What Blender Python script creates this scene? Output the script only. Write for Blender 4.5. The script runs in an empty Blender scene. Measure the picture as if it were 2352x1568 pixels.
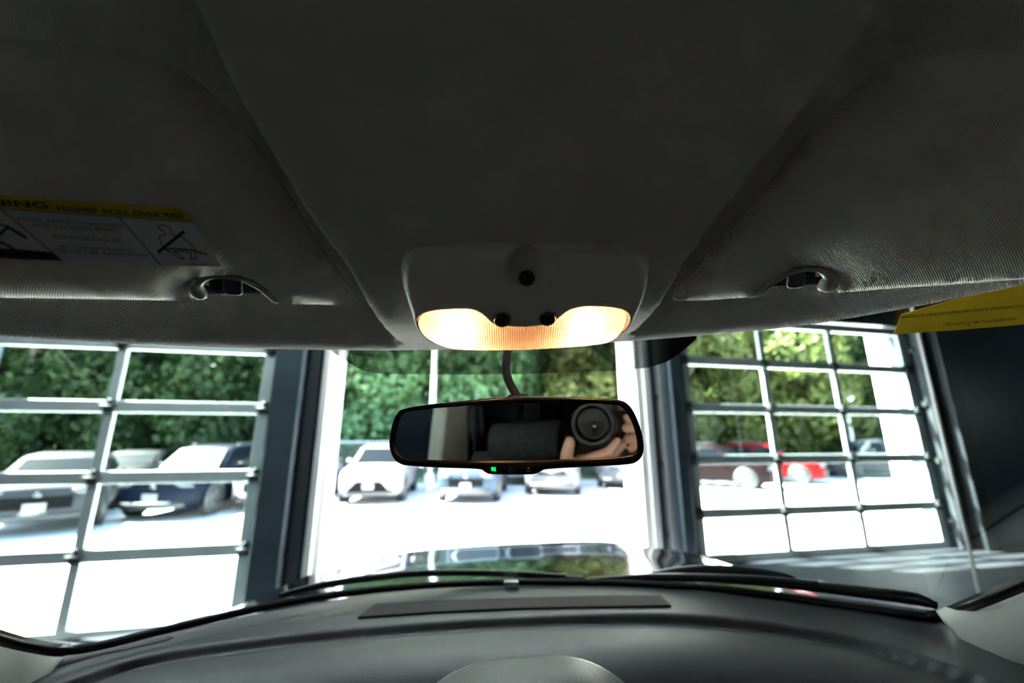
import bpy, bmesh, math, random
from mathutils import Vector, Matrix, noise
R = math.radians
sc = bpy.context.scene
col = sc.collection
# ------------------------------------------------------------------ camera, sky, sun, exposure
FPX = 960.0
PITCH = math.atan(232.0 / FPX)
H = 1.40                                            # camera height above the garage floor
cam = bpy.data.cameras.new('camera'); camo = bpy.data.objects.new('camera', cam); col.objects.link(camo)
camo.location = (0, 0, H); camo.rotation_euler = (math.pi / 2 + PITCH, 0, 0)
cam.sensor_width = 36.0; cam.lens = 36.0 * FPX / 2352.0
cam.clip_start = 0.01; cam.clip_end = 300
cam.dof.use_dof = True; cam.dof.focus_distance = 0.40; cam.dof.aperture_fstop = 3.0
sc.camera = camo
world = bpy.data.worlds.new('sky'); sc.world = world; world.use_nodes = True
wn = world.node_tree.nodes; wl = world.node_tree.links
sky = wn.new('ShaderNodeTexSky'); sky.sky_type = 'NISHITA'; sky.sun_disc = False
sky.sun_elevation = R(50); sky.sun_rotation = R(-70); sky.air_density = 1.0; sky.dust_density = 1.5
wl.new(sky.outputs[0], wn['Background'].inputs[0]); wn['Background'].inputs[1].default_value = 0.14
sun = bpy.data.lights.new('sun', 'SUN'); sun.energy = 15.0; sun.angle = R(0.6); sun.color = (1, .96, .9)
suno = bpy.data.objects.new('sun', sun); col.objects.link(suno)
tosun = Vector((-.62, .16, .80)).normalized()
suno.rotation_euler = tosun.to_track_quat('Z', 'Y').to_euler()
vs = sc.view_settings; vs.view_transform = 'Standard'; vs.look = 'None'; vs.gamma = 1.0; vs.use_curve_mapping = False
vs.exposure = 3.9
sc.cycles.max_bounces = 14; sc.cycles.transparent_max_bounces = 24; sc.cycles.diffuse_bounces = 6
sc.cycles.sample_clamp_indirect = 8.0; sc.cycles.use_denoising = True

# ------------------------------------------------------------------ frames and pixel rays
CAR = Matrix.Translation((0, 0, H)) @ Matrix.Rotation(R(1.5), 4, 'Z') @ Matrix.Rotation(R(-2.5), 4, 'Y')
CR = CAR.to_3x3()
CRI = CR.transposed()
ID = Matrix.Identity(4)
def ray(x, y):
    a = (x - 1176) / FPX; b = (784 - y) / FPX
    return Vector((a, math.cos(PITCH) - b * math.sin(PITCH), math.sin(PITCH) + b * math.cos(PITCH)))
def rc(x, y): return CRI @ ray(x, y)                # the same ray in the car's own axes
def onplane(x, y, p, n):
    d = rc(x, y); return d * (p.dot(n) / d.dot(n))
def plane3(a, b, c):
    n = (b - a).cross(c - a).normalized()
    if n.z > 0: n = -n
    return a, n
def depth_at(x, y, dep):                             # point at a camera depth, car axes
    return rc(x, y) * dep
def ground(x, y, z):                                # world point on the level z
    d = ray(x, y); q = d * ((z - H) / d.z); return Vector((q.x, q.y, z))

# ------------------------------------------------------------------ materials
MATS = {}
def mat(name, c=(.5, .5, .5), rough=.5, metal=0., spec=.5, coat=0., emit=None, es=0., sss=None):
    if name in MATS: return MATS[name]
    m = bpy.data.materials.new(name); m.use_nodes = True
    b = m.node_tree.nodes['Principled BSDF']
    b.inputs['Base Color'].default_value = (*c, 1); b.inputs['Roughness'].default_value = rough
    b.inputs['Metallic'].default_value = metal; b.inputs['Specular IOR Level'].default_value = spec
    b.inputs['Coat Weight'].default_value = coat; b.inputs['Coat Roughness'].default_value = .03
    if emit: b.inputs['Emission Color'].default_value = (*emit, 1); b.inputs['Emission Strength'].default_value = es
    MATS[name] = m; return m
def nd(m, t, **k):
    n = m.node_tree.nodes.new(t)
    for a, v in k.items(): setattr(n, a, v)
    return n
def noisy(m, c1, c2, scale, bump=0., bscale=None, detail=4):
    """procedural colour variation plus a fine bump"""
    t = m.node_tree; b = t.nodes['Principled BSDF']
    tc = nd(m, 'ShaderNodeTexCoord'); n = nd(m, 'ShaderNodeTexNoise'); n.inputs['Scale'].default_value = scale
    n.inputs['Detail'].default_value = detail
    r = nd(m, 'ShaderNodeValToRGB'); r.color_ramp.elements[0].position = .35; r.color_ramp.elements[1].position = .65
    r.color_ramp.elements[0].color = (*c1, 1); r.color_ramp.elements[1].color = (*c2, 1)
    t.links.new(tc.outputs['Object'], n.inputs['Vector']); t.links.new(n.outputs['Fac'], r.inputs[0]); t.links.new(r.outputs[0], b.inputs['Base Color'])
    if bump:
        n2 = nd(m, 'ShaderNodeTexNoise'); n2.inputs['Scale'].default_value = bscale or scale * 8
        bp = nd(m, 'ShaderNodeBump'); bp.inputs['Strength'].default_value = bump; bp.inputs['Distance'].default_value = .01
        t.links.new(tc.outputs['Object'], n2.inputs['Vector']); t.links.new(n2.outputs['Fac'], bp.inputs['Height']); t.links.new(bp.outputs[0], b.inputs['Normal'])
    return m
def weave(name, c, pitch=.0019, rough=.95, strength=.55):
    """knitted headliner cloth: rows of tiny raised stitches"""
    m = mat(name, c, rough, spec=.15); t = m.node_tree; b = t.nodes['Principled BSDF']
    tc = nd(m, 'ShaderNodeTexCoord'); sp = nd(m, 'ShaderNodeSeparateXYZ'); t.links.new(tc.outputs['Object'], sp.inputs[0])
    def s(sock, mul, add=None):
        a = nd(m, 'ShaderNodeMath', operation='MULTIPLY'); t.links.new(sock, a.inputs[0]); a.inputs[1].default_value = mul
        o = a.outputs[0]
        if add is not None:
            q = nd(m, 'ShaderNodeMath', operation='ADD'); t.links.new(o, q.inputs[0]); t.links.new(add, q.inputs[1]); o = q.outputs[0]
        z = nd(m, 'ShaderNodeMath', operation='SINE'); t.links.new(o, z.inputs[0]); return z.outputs[0]
    k = 2 * math.pi / pitch
    yz = nd(m, 'ShaderNodeMath', operation='MULTIPLY_ADD'); t.links.new(sp.outputs[2], yz.inputs[0]); yz.inputs[1].default_value = -.6; t.links.new(sp.outputs[1], yz.inputs[2])
    nz = nd(m, 'ShaderNodeTexNoise'); nz.inputs['Scale'].default_value = 90; t.links.new(tc.outputs['Object'], nz.inputs['Vector'])
    nm = nd(m, 'ShaderNodeMath', operation='MULTIPLY'); t.links.new(nz.outputs['Fac'], nm.inputs[0]); nm.inputs[1].default_value = 4.
    sx = s(sp.outputs[0], k, nm.outputs[0]); sy = s(yz.outputs[0], k * .9, nm.outputs[0])
    mu = nd(m, 'ShaderNodeMath', operation='MULTIPLY'); t.links.new(sx, mu.inputs[0]); t.links.new(sy, mu.inputs[1])
    r = nd(m, 'ShaderNodeMapRange'); r.inputs[1].default_value = -1; r.inputs[2].default_value = 1; r.inputs[3].default_value = .62; r.inputs[4].default_value = 1.3
    t.links.new(mu.outputs[0], r.inputs[0])
    mx = nd(m, 'ShaderNodeVectorMath', operation='SCALE'); mx.inputs[0].default_value = c; t.links.new(r.outputs[0], mx.inputs['Scale']); t.links.new(mx.outputs[0], b.inputs['Base Color'])
    bp = nd(m, 'ShaderNodeBump'); bp.inputs['Strength'].default_value = strength; bp.inputs['Distance'].default_value = .0006
    t.links.new(mu.outputs[0], bp.inputs['Height']); t.links.new(bp.outputs[0], b.inputs['Normal'])
    return m
def glass(name, tint=(.9, .95, .93), fres=1.45, gl=1.0):
    """a thin pane: clear transmission plus the reflection of its faces"""
    if name in MATS: return MATS[name]
    m = bpy.data.materials.new(name); m.use_nodes = True; t = m.node_tree; t.nodes.clear()
    o = nd(m, 'ShaderNodeOutputMaterial'); tr = nd(m, 'ShaderNodeBsdfTransparent'); tr.inputs[0].default_value = (*tint, 1)
    g = nd(m, 'ShaderNodeBsdfGlossy'); g.inputs['Roughness'].default_value = .01; g.inputs[0].default_value = (gl, gl, gl, 1)
    f = nd(m, 'ShaderNodeFresnel'); f.inputs[0].default_value = fres
    gg = nd(m, 'ShaderNodeNewGeometry'); ir = nd(m, 'ShaderNodeMapRange'); ir.inputs[3].default_value = fres; ir.inputs[4].default_value = 1 / fres
    t.links.new(gg.outputs['Backfacing'], ir.inputs[0]); t.links.new(ir.outputs[0], f.inputs[0])
    x = nd(m, 'ShaderNodeMixShader'); t.links.new(f.outputs[0], x.inputs[0]); t.links.new(tr.outputs[0], x.inputs[1]); t.links.new(g.outputs[0], x.inputs[2]); t.links.new(x.outputs[0], o.inputs[0])
    MATS[name] = m; return m
M_head = weave('headliner cloth', (.62, .60, .575))
M_visor = weave('visor cloth', (.74, .715, .675), pitch=.0018)
M_plastic = noisy(mat('grey moulded plastic', (.3, .295, .285), .5, spec=.4), (.68, .67, .655), (.72, .71, .695), 900, .15, 1500)
M_satin = mat('satin grey plastic', (.36, .36, .35), .34, spec=.6)
M_dkpl = mat('dark plastic', (.03, .03, .03), .5)
M_black = mat('gloss black', (.008, .008, .009), .3)
M_rubber = mat('rubber', (.012, .012, .013), .6)
M_bezel = mat('mirror bezel', (.006, .0065, .007), .3, spec=.35)
M_dash = noisy(mat('soft dash plastic', (.2, .2, .2), .42, spec=.45), (.021, .022, .022), (.026, .027, .027), 300, .12, 700)
M_dash2 = noisy(mat('dash lower plastic', (.2, .2, .2), .5, spec=.45), (.022, .022, .021), (.028, .028, .027), 300, .12, 700)
M_pillar = mat('pillar trim plastic', (.42, .43, .41), .6)
M_glass = glass('windshield glass', (.86, .93, .91))
M_pane = glass('door pane glass', (.80, .87, .86), 1.5)
M_paint = mat('dark red car paint', (.055, .012, .014), .25, coat=1., metal=.3)
M_alu = noisy(mat('anodised aluminium', (.5, .55, .55), .45, metal=.3), (.50, .57, .57), (.56, .63, .63), 5)
M_conc = noisy(mat('garage floor concrete', (.4, .42, .46), .6, spec=.12), (.022, .023, .028), (.032, .034, .040), 1.3, .05, 60)
M_navy = noisy(mat('navy wall paint', (.02, .04, .07), .6), (.0015, .003, .007), (.0025, .005, .010), 2)
M_steel = noisy(mat('slate grey steel', (.09, .13, .17), .45, spec=.4), (.030, .047, .062), (.041, .063, .080), 3)
M_white = mat('white trim paint', (.8, .81, .8), .4)
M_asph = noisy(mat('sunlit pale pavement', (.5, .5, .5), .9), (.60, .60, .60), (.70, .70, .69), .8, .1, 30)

# ------------------------------------------------------------------ mesh helpers
def link(name, me, m=None, parent=None, mw=None, smooth=True):
    o = bpy.data.objects.new(name, me); col.objects.link(o)
    if m is not None: me.materials.append(m)
    if smooth and hasattr(me, 'polygons'):
        for p in me.polygons: p.use_smooth = True
    if parent is not None: o.parent = parent
    elif mw is not None: o.matrix_world = mw
    return o
def mesh(name, vs_, fs, m=None, parent=None, mw=None, smooth=True):
    me = bpy.data.meshes.new(name); me.from_pydata([tuple(v) for v in vs_], [], fs); me.update()
    bm = bmesh.new(); bm.from_mesh(me); bmesh.ops.recalc_face_normals(bm, faces=bm.faces); bm.to_mesh(me); bm.free()
    return link(name, me, m, parent, mw, smooth)
def empty(name, parent=None, mw=None, loc=None):
    o = bpy.data.objects.new(name, None); col.objects.link(o); o.empty_display_size = .05
    if parent is not None: o.parent = parent
    if mw is not None: o.matrix_world = mw
    if loc is not None: o.location = loc
    return o
def tag(o, label=None, cat=None, group=None, kind=None):
    if label: o['label'] = label
    if cat: o['category'] = cat
    if group: o['group'] = group
    if kind: o['kind'] = kind
    return o
class MB:
    def __init__(s): s.v = []; s.f = []
    def add(s, v, f):
        n = len(s.v); s.v += [Vector(q) for q in v]; s.f += [[i + n for i in q] for q in f]; return s
    def box(s, c, d, mx=None):
        c = Vector(c); x, y, z = d[0] / 2, d[1] / 2, d[2] / 2
        v = [Vector((a * x, b * y, e * z)) for a in (-1, 1) for b in (-1, 1) for e in (-1, 1)]
        v = [c + (mx @ q if mx else q) for q in v]
        return s.add(v, [(0, 1, 3, 2), (4, 6, 7, 5), (0, 4, 5, 1), (2, 3, 7, 6), (0, 2, 6, 4), (1, 5, 7, 3)])
    def tube(s, pts, rad, n=12, cap=True, flat=None):
        pts = [Vector(p) for p in pts]
        if not isinstance(rad, (list, tuple)): rad = [rad] * len(pts)
        rings = []; up = None
        for i, p in enumerate(pts):
            t = (pts[min(i + 1, len(pts) - 1)] - pts[max(i - 1, 0)]).normalized()
            if up is None: up = t.orthogonal().normalized()
            up = (up - t * up.dot(t)).normalized(); b = t.cross(up)
            r = rad[i]; rings.append([p + (up * math.cos(2 * math.pi * k / n) + b * math.sin(2 * math.pi * k / n)) * r for k in range(n)])
        return s.loft(rings, cap)
    def loft(s, rings, cap=True, closed=True):
        n = len(rings[0]); v = [q for r in rings for q in r]; f = []
        for i in range(len(rings) - 1):
            for k in range(n if closed else n - 1):
                k2 = (k + 1) % n; f.append((i * n + k, i * n + k2, (i + 1) * n + k2, (i + 1) * n + k))
        if cap: f.append(tuple(range(n - 1, -1, -1))); f.append(tuple((len(rings) - 1) * n + k for k in range(n)))
        return s.add(v, f)
    def sphere(s, c, r, nu=16, nv=10, mx=None):
        c = Vector(c); r = Vector(r) if not isinstance(r, (int, float)) else Vector((r, r, r)); v = []; f = []
        for j in range(nv + 1):
            a = math.pi * j / nv
            for i in range(nu):
                b = 2 * math.pi * i / nu; q = Vector((math.sin(a) * math.cos(b) * r.x, math.sin(a) * math.sin(b) * r.y, math.cos(a) * r.z))
                v.append(c + (mx @ q if mx else q))
        for j in range(nv):
            for i in range(nu): f.append((j * nu + i, (j + 1) * nu + i, (j + 1) * nu + (i + 1) % nu, j * nu + (i + 1) % nu))
        return s.add(v, f)
    def build(s, name, m, parent=None, mw=None, smooth=True): return mesh(name, s.v, s.f, m, parent, mw, smooth)
def bevel(o, w, seg=3, ang=35):
    b = o.modifiers.new('bevel', 'BEVEL'); b.width = w; b.segments = seg; b.limit_method = 'ANGLE'; b.angle_limit = R(ang); return o
def autosmooth(o, ang=40):
    me = o.data; bm = bmesh.new(); bm.from_mesh(me)
    for e in bm.edges:
        if len(e.link_faces) == 2 and e.calc_face_angle(0) > R(ang): e.smooth = False
    bm.to_mesh(me); bm.free(); return o
def smooth_curve(pts, n=6, closed=False):
    """Catmull-Rom through the points"""
    pts = [Vector(p) for p in pts]; out = []; N = len(pts); rng = range(N) if closed else range(N - 1)
    for i in rng:
        if closed: p0, p1, p2, p3 = (pts[(i + k) % N] for k in (-1, 0, 1, 2))
        else: p0, p1, p2, p3 = pts[max(i - 1, 0)], pts[i], pts[i + 1], pts[min(i + 2, N - 1)]
        for k in range(n):
            t = k / n
            out.append(.5 * ((2 * p1) + (p2 - p0) * t + (2 * p0 - 5 * p1 + 4 * p2 - p3) * t * t + (3 * p1 - p0 - 3 * p2 + p3) * t ** 3))
    if not closed: out.append(pts[-1])
    return out
def sst(a, b, x):
    t = max(0., min(1., (x - a) / (b - a))); return t * t * (3 - 2 * t)
def interp(x, tab):
    if x <= tab[0][0]: return tab[0][1]
    for (a, b), (c, d) in zip(tab, tab[1:]):
        if x <= c: return b + (d - b) * (x - a) / (c - a)
    return tab[-1][1]
def catmull(x, tab):
    """smooth interpolation of a table"""
    n = len(tab)
    if x <= tab[0][0]: return tab[0][1]
    if x >= tab[-1][0]: return tab[-1][1]
    for i in range(n - 1):
        if x <= tab[i + 1][0]: break
    x0, y0 = tab[i]; x1, y1 = tab[i + 1]; h = x1 - x0; t = (x - x0) / h
    def sl(j):
        if j == 0: return (tab[1][1] - tab[0][1]) / (tab[1][0] - tab[0][0])
        if j == n - 1: return (tab[-1][1] - tab[-2][1]) / (tab[-1][0] - tab[-2][0])
        return (tab[j + 1][1] - tab[j - 1][1]) / (tab[j + 1][0] - tab[j - 1][0])
    m0, m1 = sl(i) * h, sl(i + 1) * h
    return (2 * t ** 3 - 3 * t * t + 1) * y0 + (t ** 3 - 2 * t * t + t) * m0 + (-2 * t ** 3 + 3 * t * t) * y1 + (t ** 3 - t * t) * m1

# ------------------------------------------------------------------ garage (setting)
WY = R(12)                                           # the front wall is turned 12 degrees to the camera
U = Vector((math.cos(WY), math.sin(WY), 0)); N = Vector((-math.sin(WY), math.cos(WY), 0)); S = H / 1.95
WC = N.dot(Vector((3.3364, 7.5728, 0))) * S         # distance of the wall's inner face
GW = Matrix(((U.x, N.x, 0, N.x * WC), (U.y, N.y, 0, N.y * WC), (0, 0, 1, 0), (0, 0, 0, 1)))   # x along wall, y outwards, z up
ZT = 4.6
def struct(o, label=None): tag(o, label, kind='structure'); return o
# floor and shell
L0, L1 = -4.6 , 11.2                                 # side walls (along-wall coordinates)
def fz(x): return min(0., .037 * (x - 4.2))              # the floor falls away to the left
v_ = [(x, y, fz(x) + q) for x in (L0 - .3, 0, 4.2, L1 + .3) for y in (-11.0, .3) for q in (0, -.15)]
f_ = [(0, 1, 3, 2), (12, 14, 15, 13)]
for i in range(3):
    k = 4 * i; f_ += [(k, k + 2, k + 6, k + 4), (k + 1, k + 5, k + 7, k + 3), (k, k + 4, k + 5, k + 1), (k + 2, k + 3, k + 7, k + 6)]
struct(mesh('floor', v_, f_, M_conc, mw=GW, smooth=False), 'smooth blue grey concrete floor inside the garage')
mb = MB(); mb.box(((L0 + L1) / 2, -5.4, ZT + .1), (L1 - L0 + .6, 11.4, .2)); struct(mb.build('ceiling', M_navy, mw=GW, smooth=False), 'dark garage ceiling above the car')
OPEN = [(-7.0 * .5, -1.66, 4.9 * S), (-1.02, 2.60, 3.6), (3.42, 7.06, 3.2)]
xa0, xa1 = -5.62 * S - .15, -2.18 * S               # door_1 opening
xb0, xb1 = -1.42 * S, 3.80 * S                       # open doorway
xc0, xc1 = 4.62 * S, 10.02 * S                       # door_2 opening
DT = 4.28 * S + .04                                  # height of the door heads
mb = MB()
def wallbox(a, b, z0, z1, y0=0., y1=.3): mb.box(((a + b) / 2, (y0 + y1) / 2, (z0 + z1) / 2), (b - a, y1 - y0, z1 - z0))
wallbox(L0 - .3, xa0, 0, ZT); wallbox(xa1, xb0, 0, ZT); wallbox(xb1, xc0, 0, ZT); wallbox(xc1, L1 + .3, 0, ZT)
wallbox(xa0, xa1, DT + .02, ZT); wallbox(xb0, xb1, DT + .3, ZT); wallbox(xc0, xc1, DT + .02, ZT)
struct(mb.build('wall_front', M_steel, mw=GW, smooth=False), 'slate blue front wall with three vehicle doorways')
mb = MB(); mb.box((L1 + .15, -5.4, ZT / 2), (.3, 11.2, ZT))
for k in range(5): mb.box((L1 - .09, -1.5 - 1.9 * k, ZT / 2), (.18, .22, ZT))
for z in (1.1, 2.9): mb.box((L1 - .05, -5.4, z), (.1, 11.0, .1))
struct(mb.build('wall_right', M_navy, mw=GW, smooth=False), 'dark navy side wall with steel columns')
mb = MB(); mb.box((L0 - .15, -5.4, ZT / 2), (.3, 11.2, ZT)); struct(mb.build('wall_left', M_navy, mw=GW, smooth=False), 'slate grey side wall left of the car')
mb = MB()
for a, b in ((L0, -3.4), (-2.2, L1)): mb.box(((a + b) / 2, -10.85, ZT / 2), (b - a, .3, ZT))
mb.box((-2.8, -10.85, .6), (1.2, .3, 1.2)); mb.box((-2.8, -10.85, 3.7), (1.2, .3, 1.4))
for z in (1.2, 1.8, 2.4, 3.0): mb.box((-2.8, -10.85, z), (1.2, .08, .09))
struct(mb.build('wall_back', M_navy, mw=GW, smooth=False), 'dark back wall with one narrow window')

def overhead_door(name, x0, x1, mulls, rails, label):
    root = empty(name, mw=GW); struct(root, label)
    y = .06; t = .05
    mb = MB(); zt = DT
    for i, z in enumerate(rails):
        hh = .115 if 0 < i < len(rails) - 1 else .12
        mb.box(((x0 + x1) / 2, y, z), (x1 - x0, t, hh))
    wv = .085
    ms = [x0 + .05] + mulls + [x1 - .05]
    for j, x in enumerate(ms):
        w = .13 if j in (0, len(ms) - 1) else wv
        mb.box((x, y, (rails[0] + rails[-1]) / 2), (w, t - .004, rails[0] - rails[-1]))
    o = mb.build('door_frame', M_alu, root, smooth=False); bevel(o, .008, 2)
    for j in range(len(ms) - 1):
        for i in range(len(rails) - 1):
            g = MB(); g.box(((ms[j] + ms[j + 1]) / 2, y, (rails[i] + rails[i + 1]) / 2), (ms[j + 1] - ms[j] - .06, .006, rails[i] - rails[i + 1] - .08))
            g.build('pane', M_pane, root, smooth=False)
    for i, z in enumerate(rails[1:-1]):
        for j, x in enumerate(ms):
            h = MB(); h.box((x, y - .035, z), (.085, .02, .12)); h.tube([(x - .07, y - .048, z), (x + .07, y - .048, z)], .016, 8)
            h.box((x, y - .04, z + .05), (.04, .012, .05)); h.build('hinge', M_hinge, root)
    return root
M_hinge = mat('tarnished steel hinge', (.035, .038, .04), .5)
rowsA = [3.36 * S, 2.42 * S, 1.50 * S, .55 * S, -.02]
rA = [4.22 * S, 3.31 * S, 2.43 * S, 1.50 * S, .55 * S, -.37 * S]
d1 = overhead_door('door_1', xa0, xa1, [-4.17 * S], [q for q in rA], 'closed glazed sectional overhead door left of the open bay')
rC = [3.42 * S + .1, 2.56 * S, 1.655 * S, .765 * S, .02]
d2 = overhead_door('door_2', xc0, xc1, [6.42 * S, 8.08 * S], [4.25 * S, 3.43 * S, 2.56 * S, 1.655 * S, .765 * S, .03], 'closed glazed sectional overhead door right of the open bay')
# trims of the doorways
mb = MB(); mb.box((xb0 + .05, .19, (DT + .3) / 2), (.10, .42, DT + .3)); mb.box((xb0 + .0, -.05, (DT + .3) / 2), (.07, .10, DT + .3))
struct(bevel(mb.build('trim_1', M_white, mw=GW, smooth=False), .01), 'white jamb on the left of the open bay')
mb = MB(); mb.box((xb1 - .06, .21, (DT + .3) / 2), (.12, .46, DT + .3)); mb.box((xb1 + .02, -.03, (DT + .3) / 2), (.09, .06, DT + .3))
struct(bevel(mb.build('trim_2', M_white, mw=GW, smooth=False), .01), 'white jamb on the right of the open bay')
mb = MB(); mb.box(((xb0 + xb1) / 2, .2, DT + .32), (xb1 - xb0, .44, .1)); struct(mb.build('trim_3', M_white, mw=GW, smooth=False), 'white head trim above the open bay')
def door_track(x, lab, w=.09, m=None):
    t = empty('door_track', mw=GW); tag(t, lab, 'door track', 'steel guide tracks of the overhead doors')
    a = MB(); zt = 3.6
    a.box((x, -.05, zt / 2), (w * .35, .10, zt)); a.box((x + w / 2, -.10, zt / 2), (w, .02, zt)); bevel(a.build('rail', m or mat('galvanised steel', (.36, .39, .41), .4, metal=.6), t, smooth=False), .004)
    for k in range(4):
        b = MB(); b.box((x, -.03, .35 + .8 * k), (.12, .06, .06)); b.build('bracket', M_hinge, t, smooth=False)
door_track(xb0 - .16, 'dark door track left of the open bay', .09, mat('dark track steel', (.03, .035, .04), .5))
door_track(xb1 + .17, 'galvanised door track right of the open bay')
door_track(xc1 + .06, 'dark door track at the right end of the right glazed door', .12, mat('dark track steel', (.03, .035, .04), .5))
mb = MB(); mb.box(((xa1 + xb0) / 2 - .06, -.12, ZT / 2), (.26, .24, ZT)); struct(bevel(mb.build('trim_4', M_steel, mw=GW, smooth=False), .01), 'slate blue steel column left of the open bay')
mb = MB(); mb.box((xb1 + .34, -.10, ZT / 2), (.15, .20, ZT)); struct(bevel(mb.build('trim_5', M_steel, mw=GW, smooth=False), .01), 'slate grey steel post right of the open bay')
mb = MB(); mb.box((xc1 + .35, -.12, ZT / 2), (.22, .24, ZT)); struct(bevel(mb.build('trim_6', mat('near black paint', (.012, .015, .02), .5), mw=GW, smooth=False), .01), 'black steel column beside the right glazed door')
hose = MB(); pa = ground(2250, 1362, 0.0)
hose.tube([(pa.x, pa.y, 0), (pa.x, pa.y, 3.8)], .017, 10)
hose.tube([(pa.x, pa.y, 3.8), (pa.x, pa.y, ZT)], .03, 10)
tag(hose.build('conduit_pipe', mat('pale grey pipe', (.42, .44, .46), .5)), 'thin grey vertical pipe standing on the floor near the navy wall', 'pipe')
# garage lamps
def tube_light(x, y, z, ln, rz, lab, es=.4):
    t = empty('tube_light', mw=GW @ Matrix.Translation((x, y, z)) @ Matrix.Rotation(rz, 4, 'Z')); tag(t, lab, 'ceiling light', 'fluorescent tube lights of the garage')
    a = MB(); a.box((0, 0, .05), (ln, .16, .06)); a.build('housing', M_white, t, smooth=False)
    b = MB(); b.tube([(-ln / 2 + .03, -.045, 0), (ln / 2 - .03, -.045, 0)], .016, 8); b.tube([(-ln / 2 + .03, .045, 0), (ln / 2 - .03, .045, 0)], .016, 8)
    b.build('lamp_tube', mat('fluorescent tube %g' % es, (1, 1, 1), emit=(.86, .95, 1.), es=es), t)
tube_light(-2.2, -3.0, ZT - .4, 2.4, 0, 'fluorescent tube light over the left of the car')
tube_light(3.6, -3.0, ZT - .4, 2.4, 0, 'fluorescent tube light over the right of the car')
tube_light(-2.6, -1.3, ZT - .4, 2.4, 0, 'fluorescent tube light before the left glazed door', 7)
tube_light(.4, -1.3, ZT - .4, 2.4, 0, 'fluorescent tube light above the hood', 7)
tube_light(-2.2, -8.0, ZT - .4, 2.4, 0, 'fluorescent tube light at the left rear of the garage')
tube_light(3.6, -8.0, ZT - .4, 2.4, 0, 'fluorescent tube light at the right rear of the garage')
wl_ = empty('wall_light', mw=GW @ Matrix.Translation((L1 - .16, -2.45, 2.10))); tag(wl_, 'short bright vertical tube lamp on the navy wall at the right edge', 'wall light')
a = MB(); a.box((.03, 0, 0), (.06, .2, .56)); a.build('housing', M_white, wl_, smooth=False)
a = MB(); a.tube([(-.03, 0, -.24), (-.03, 0, .24)], .03, 10); a.build('lamp_tube', mat('bright lamp tube', (1, 1, 1), emit=(.8, .93, 1), es=4), wl_)

# ------------------------------------------------------------------ outside ground
LOTZ = -.30
def lotz(y_out, x=5.): 
    a = max(-.36, fz(x)); return a + (LOTZ - a) * sst(.5, 6, y_out)
vv = []; ff = []; xs = [-40 + 4 * i for i in range(21)]; ys = [.3, .6, 1.5, 3, 5.5, 6, 9, 14, 20, 26, 60]
for x in xs:
    for y in ys: vv.append((x, y, lotz(y, x) - .002))
for i in range(20):
    for j in range(len(ys) - 1): ff.append((i * 11 + j, (i + 1) * 11 + j, (i + 1) * 11 + j + 1, i * 11 + j + 1))
struct(mesh('parking_lot', vv, ff, M_asph, mw=GW, smooth=False), 'sunlit pale parking lot outside the garage')
M_drive = noisy(mat('pale pinkish concrete', (.5, .5, .5), .9), (.60, .48, .45), (.68, .56, .52), 1.)
mb = MB(); mb.box((9.5, 3.6, lotz(3.6) - .02), (9, 4.2, .1), Matrix.Rotation(R(-0), 3, 'X') @ Matrix.Rotation(-.06, 3, 'X'))
struct(mb.build('pavement_strip', M_drive, mw=GW, smooth=False), 'pinkish strip of pavement outside the right door')
mb = MB(); mb.box((0, 19.6, LOTZ + .02), (70, 10, .15)); tag(mb.build('grass_verge', noisy(mat('mown grass', (.1, .2, .05), .9), (.08, .17, .04), (.16, .28, .08), 3), mw=GW, smooth=False), 'green grass verge under the trees behind the lot', 'grass', kind='stuff')

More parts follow.
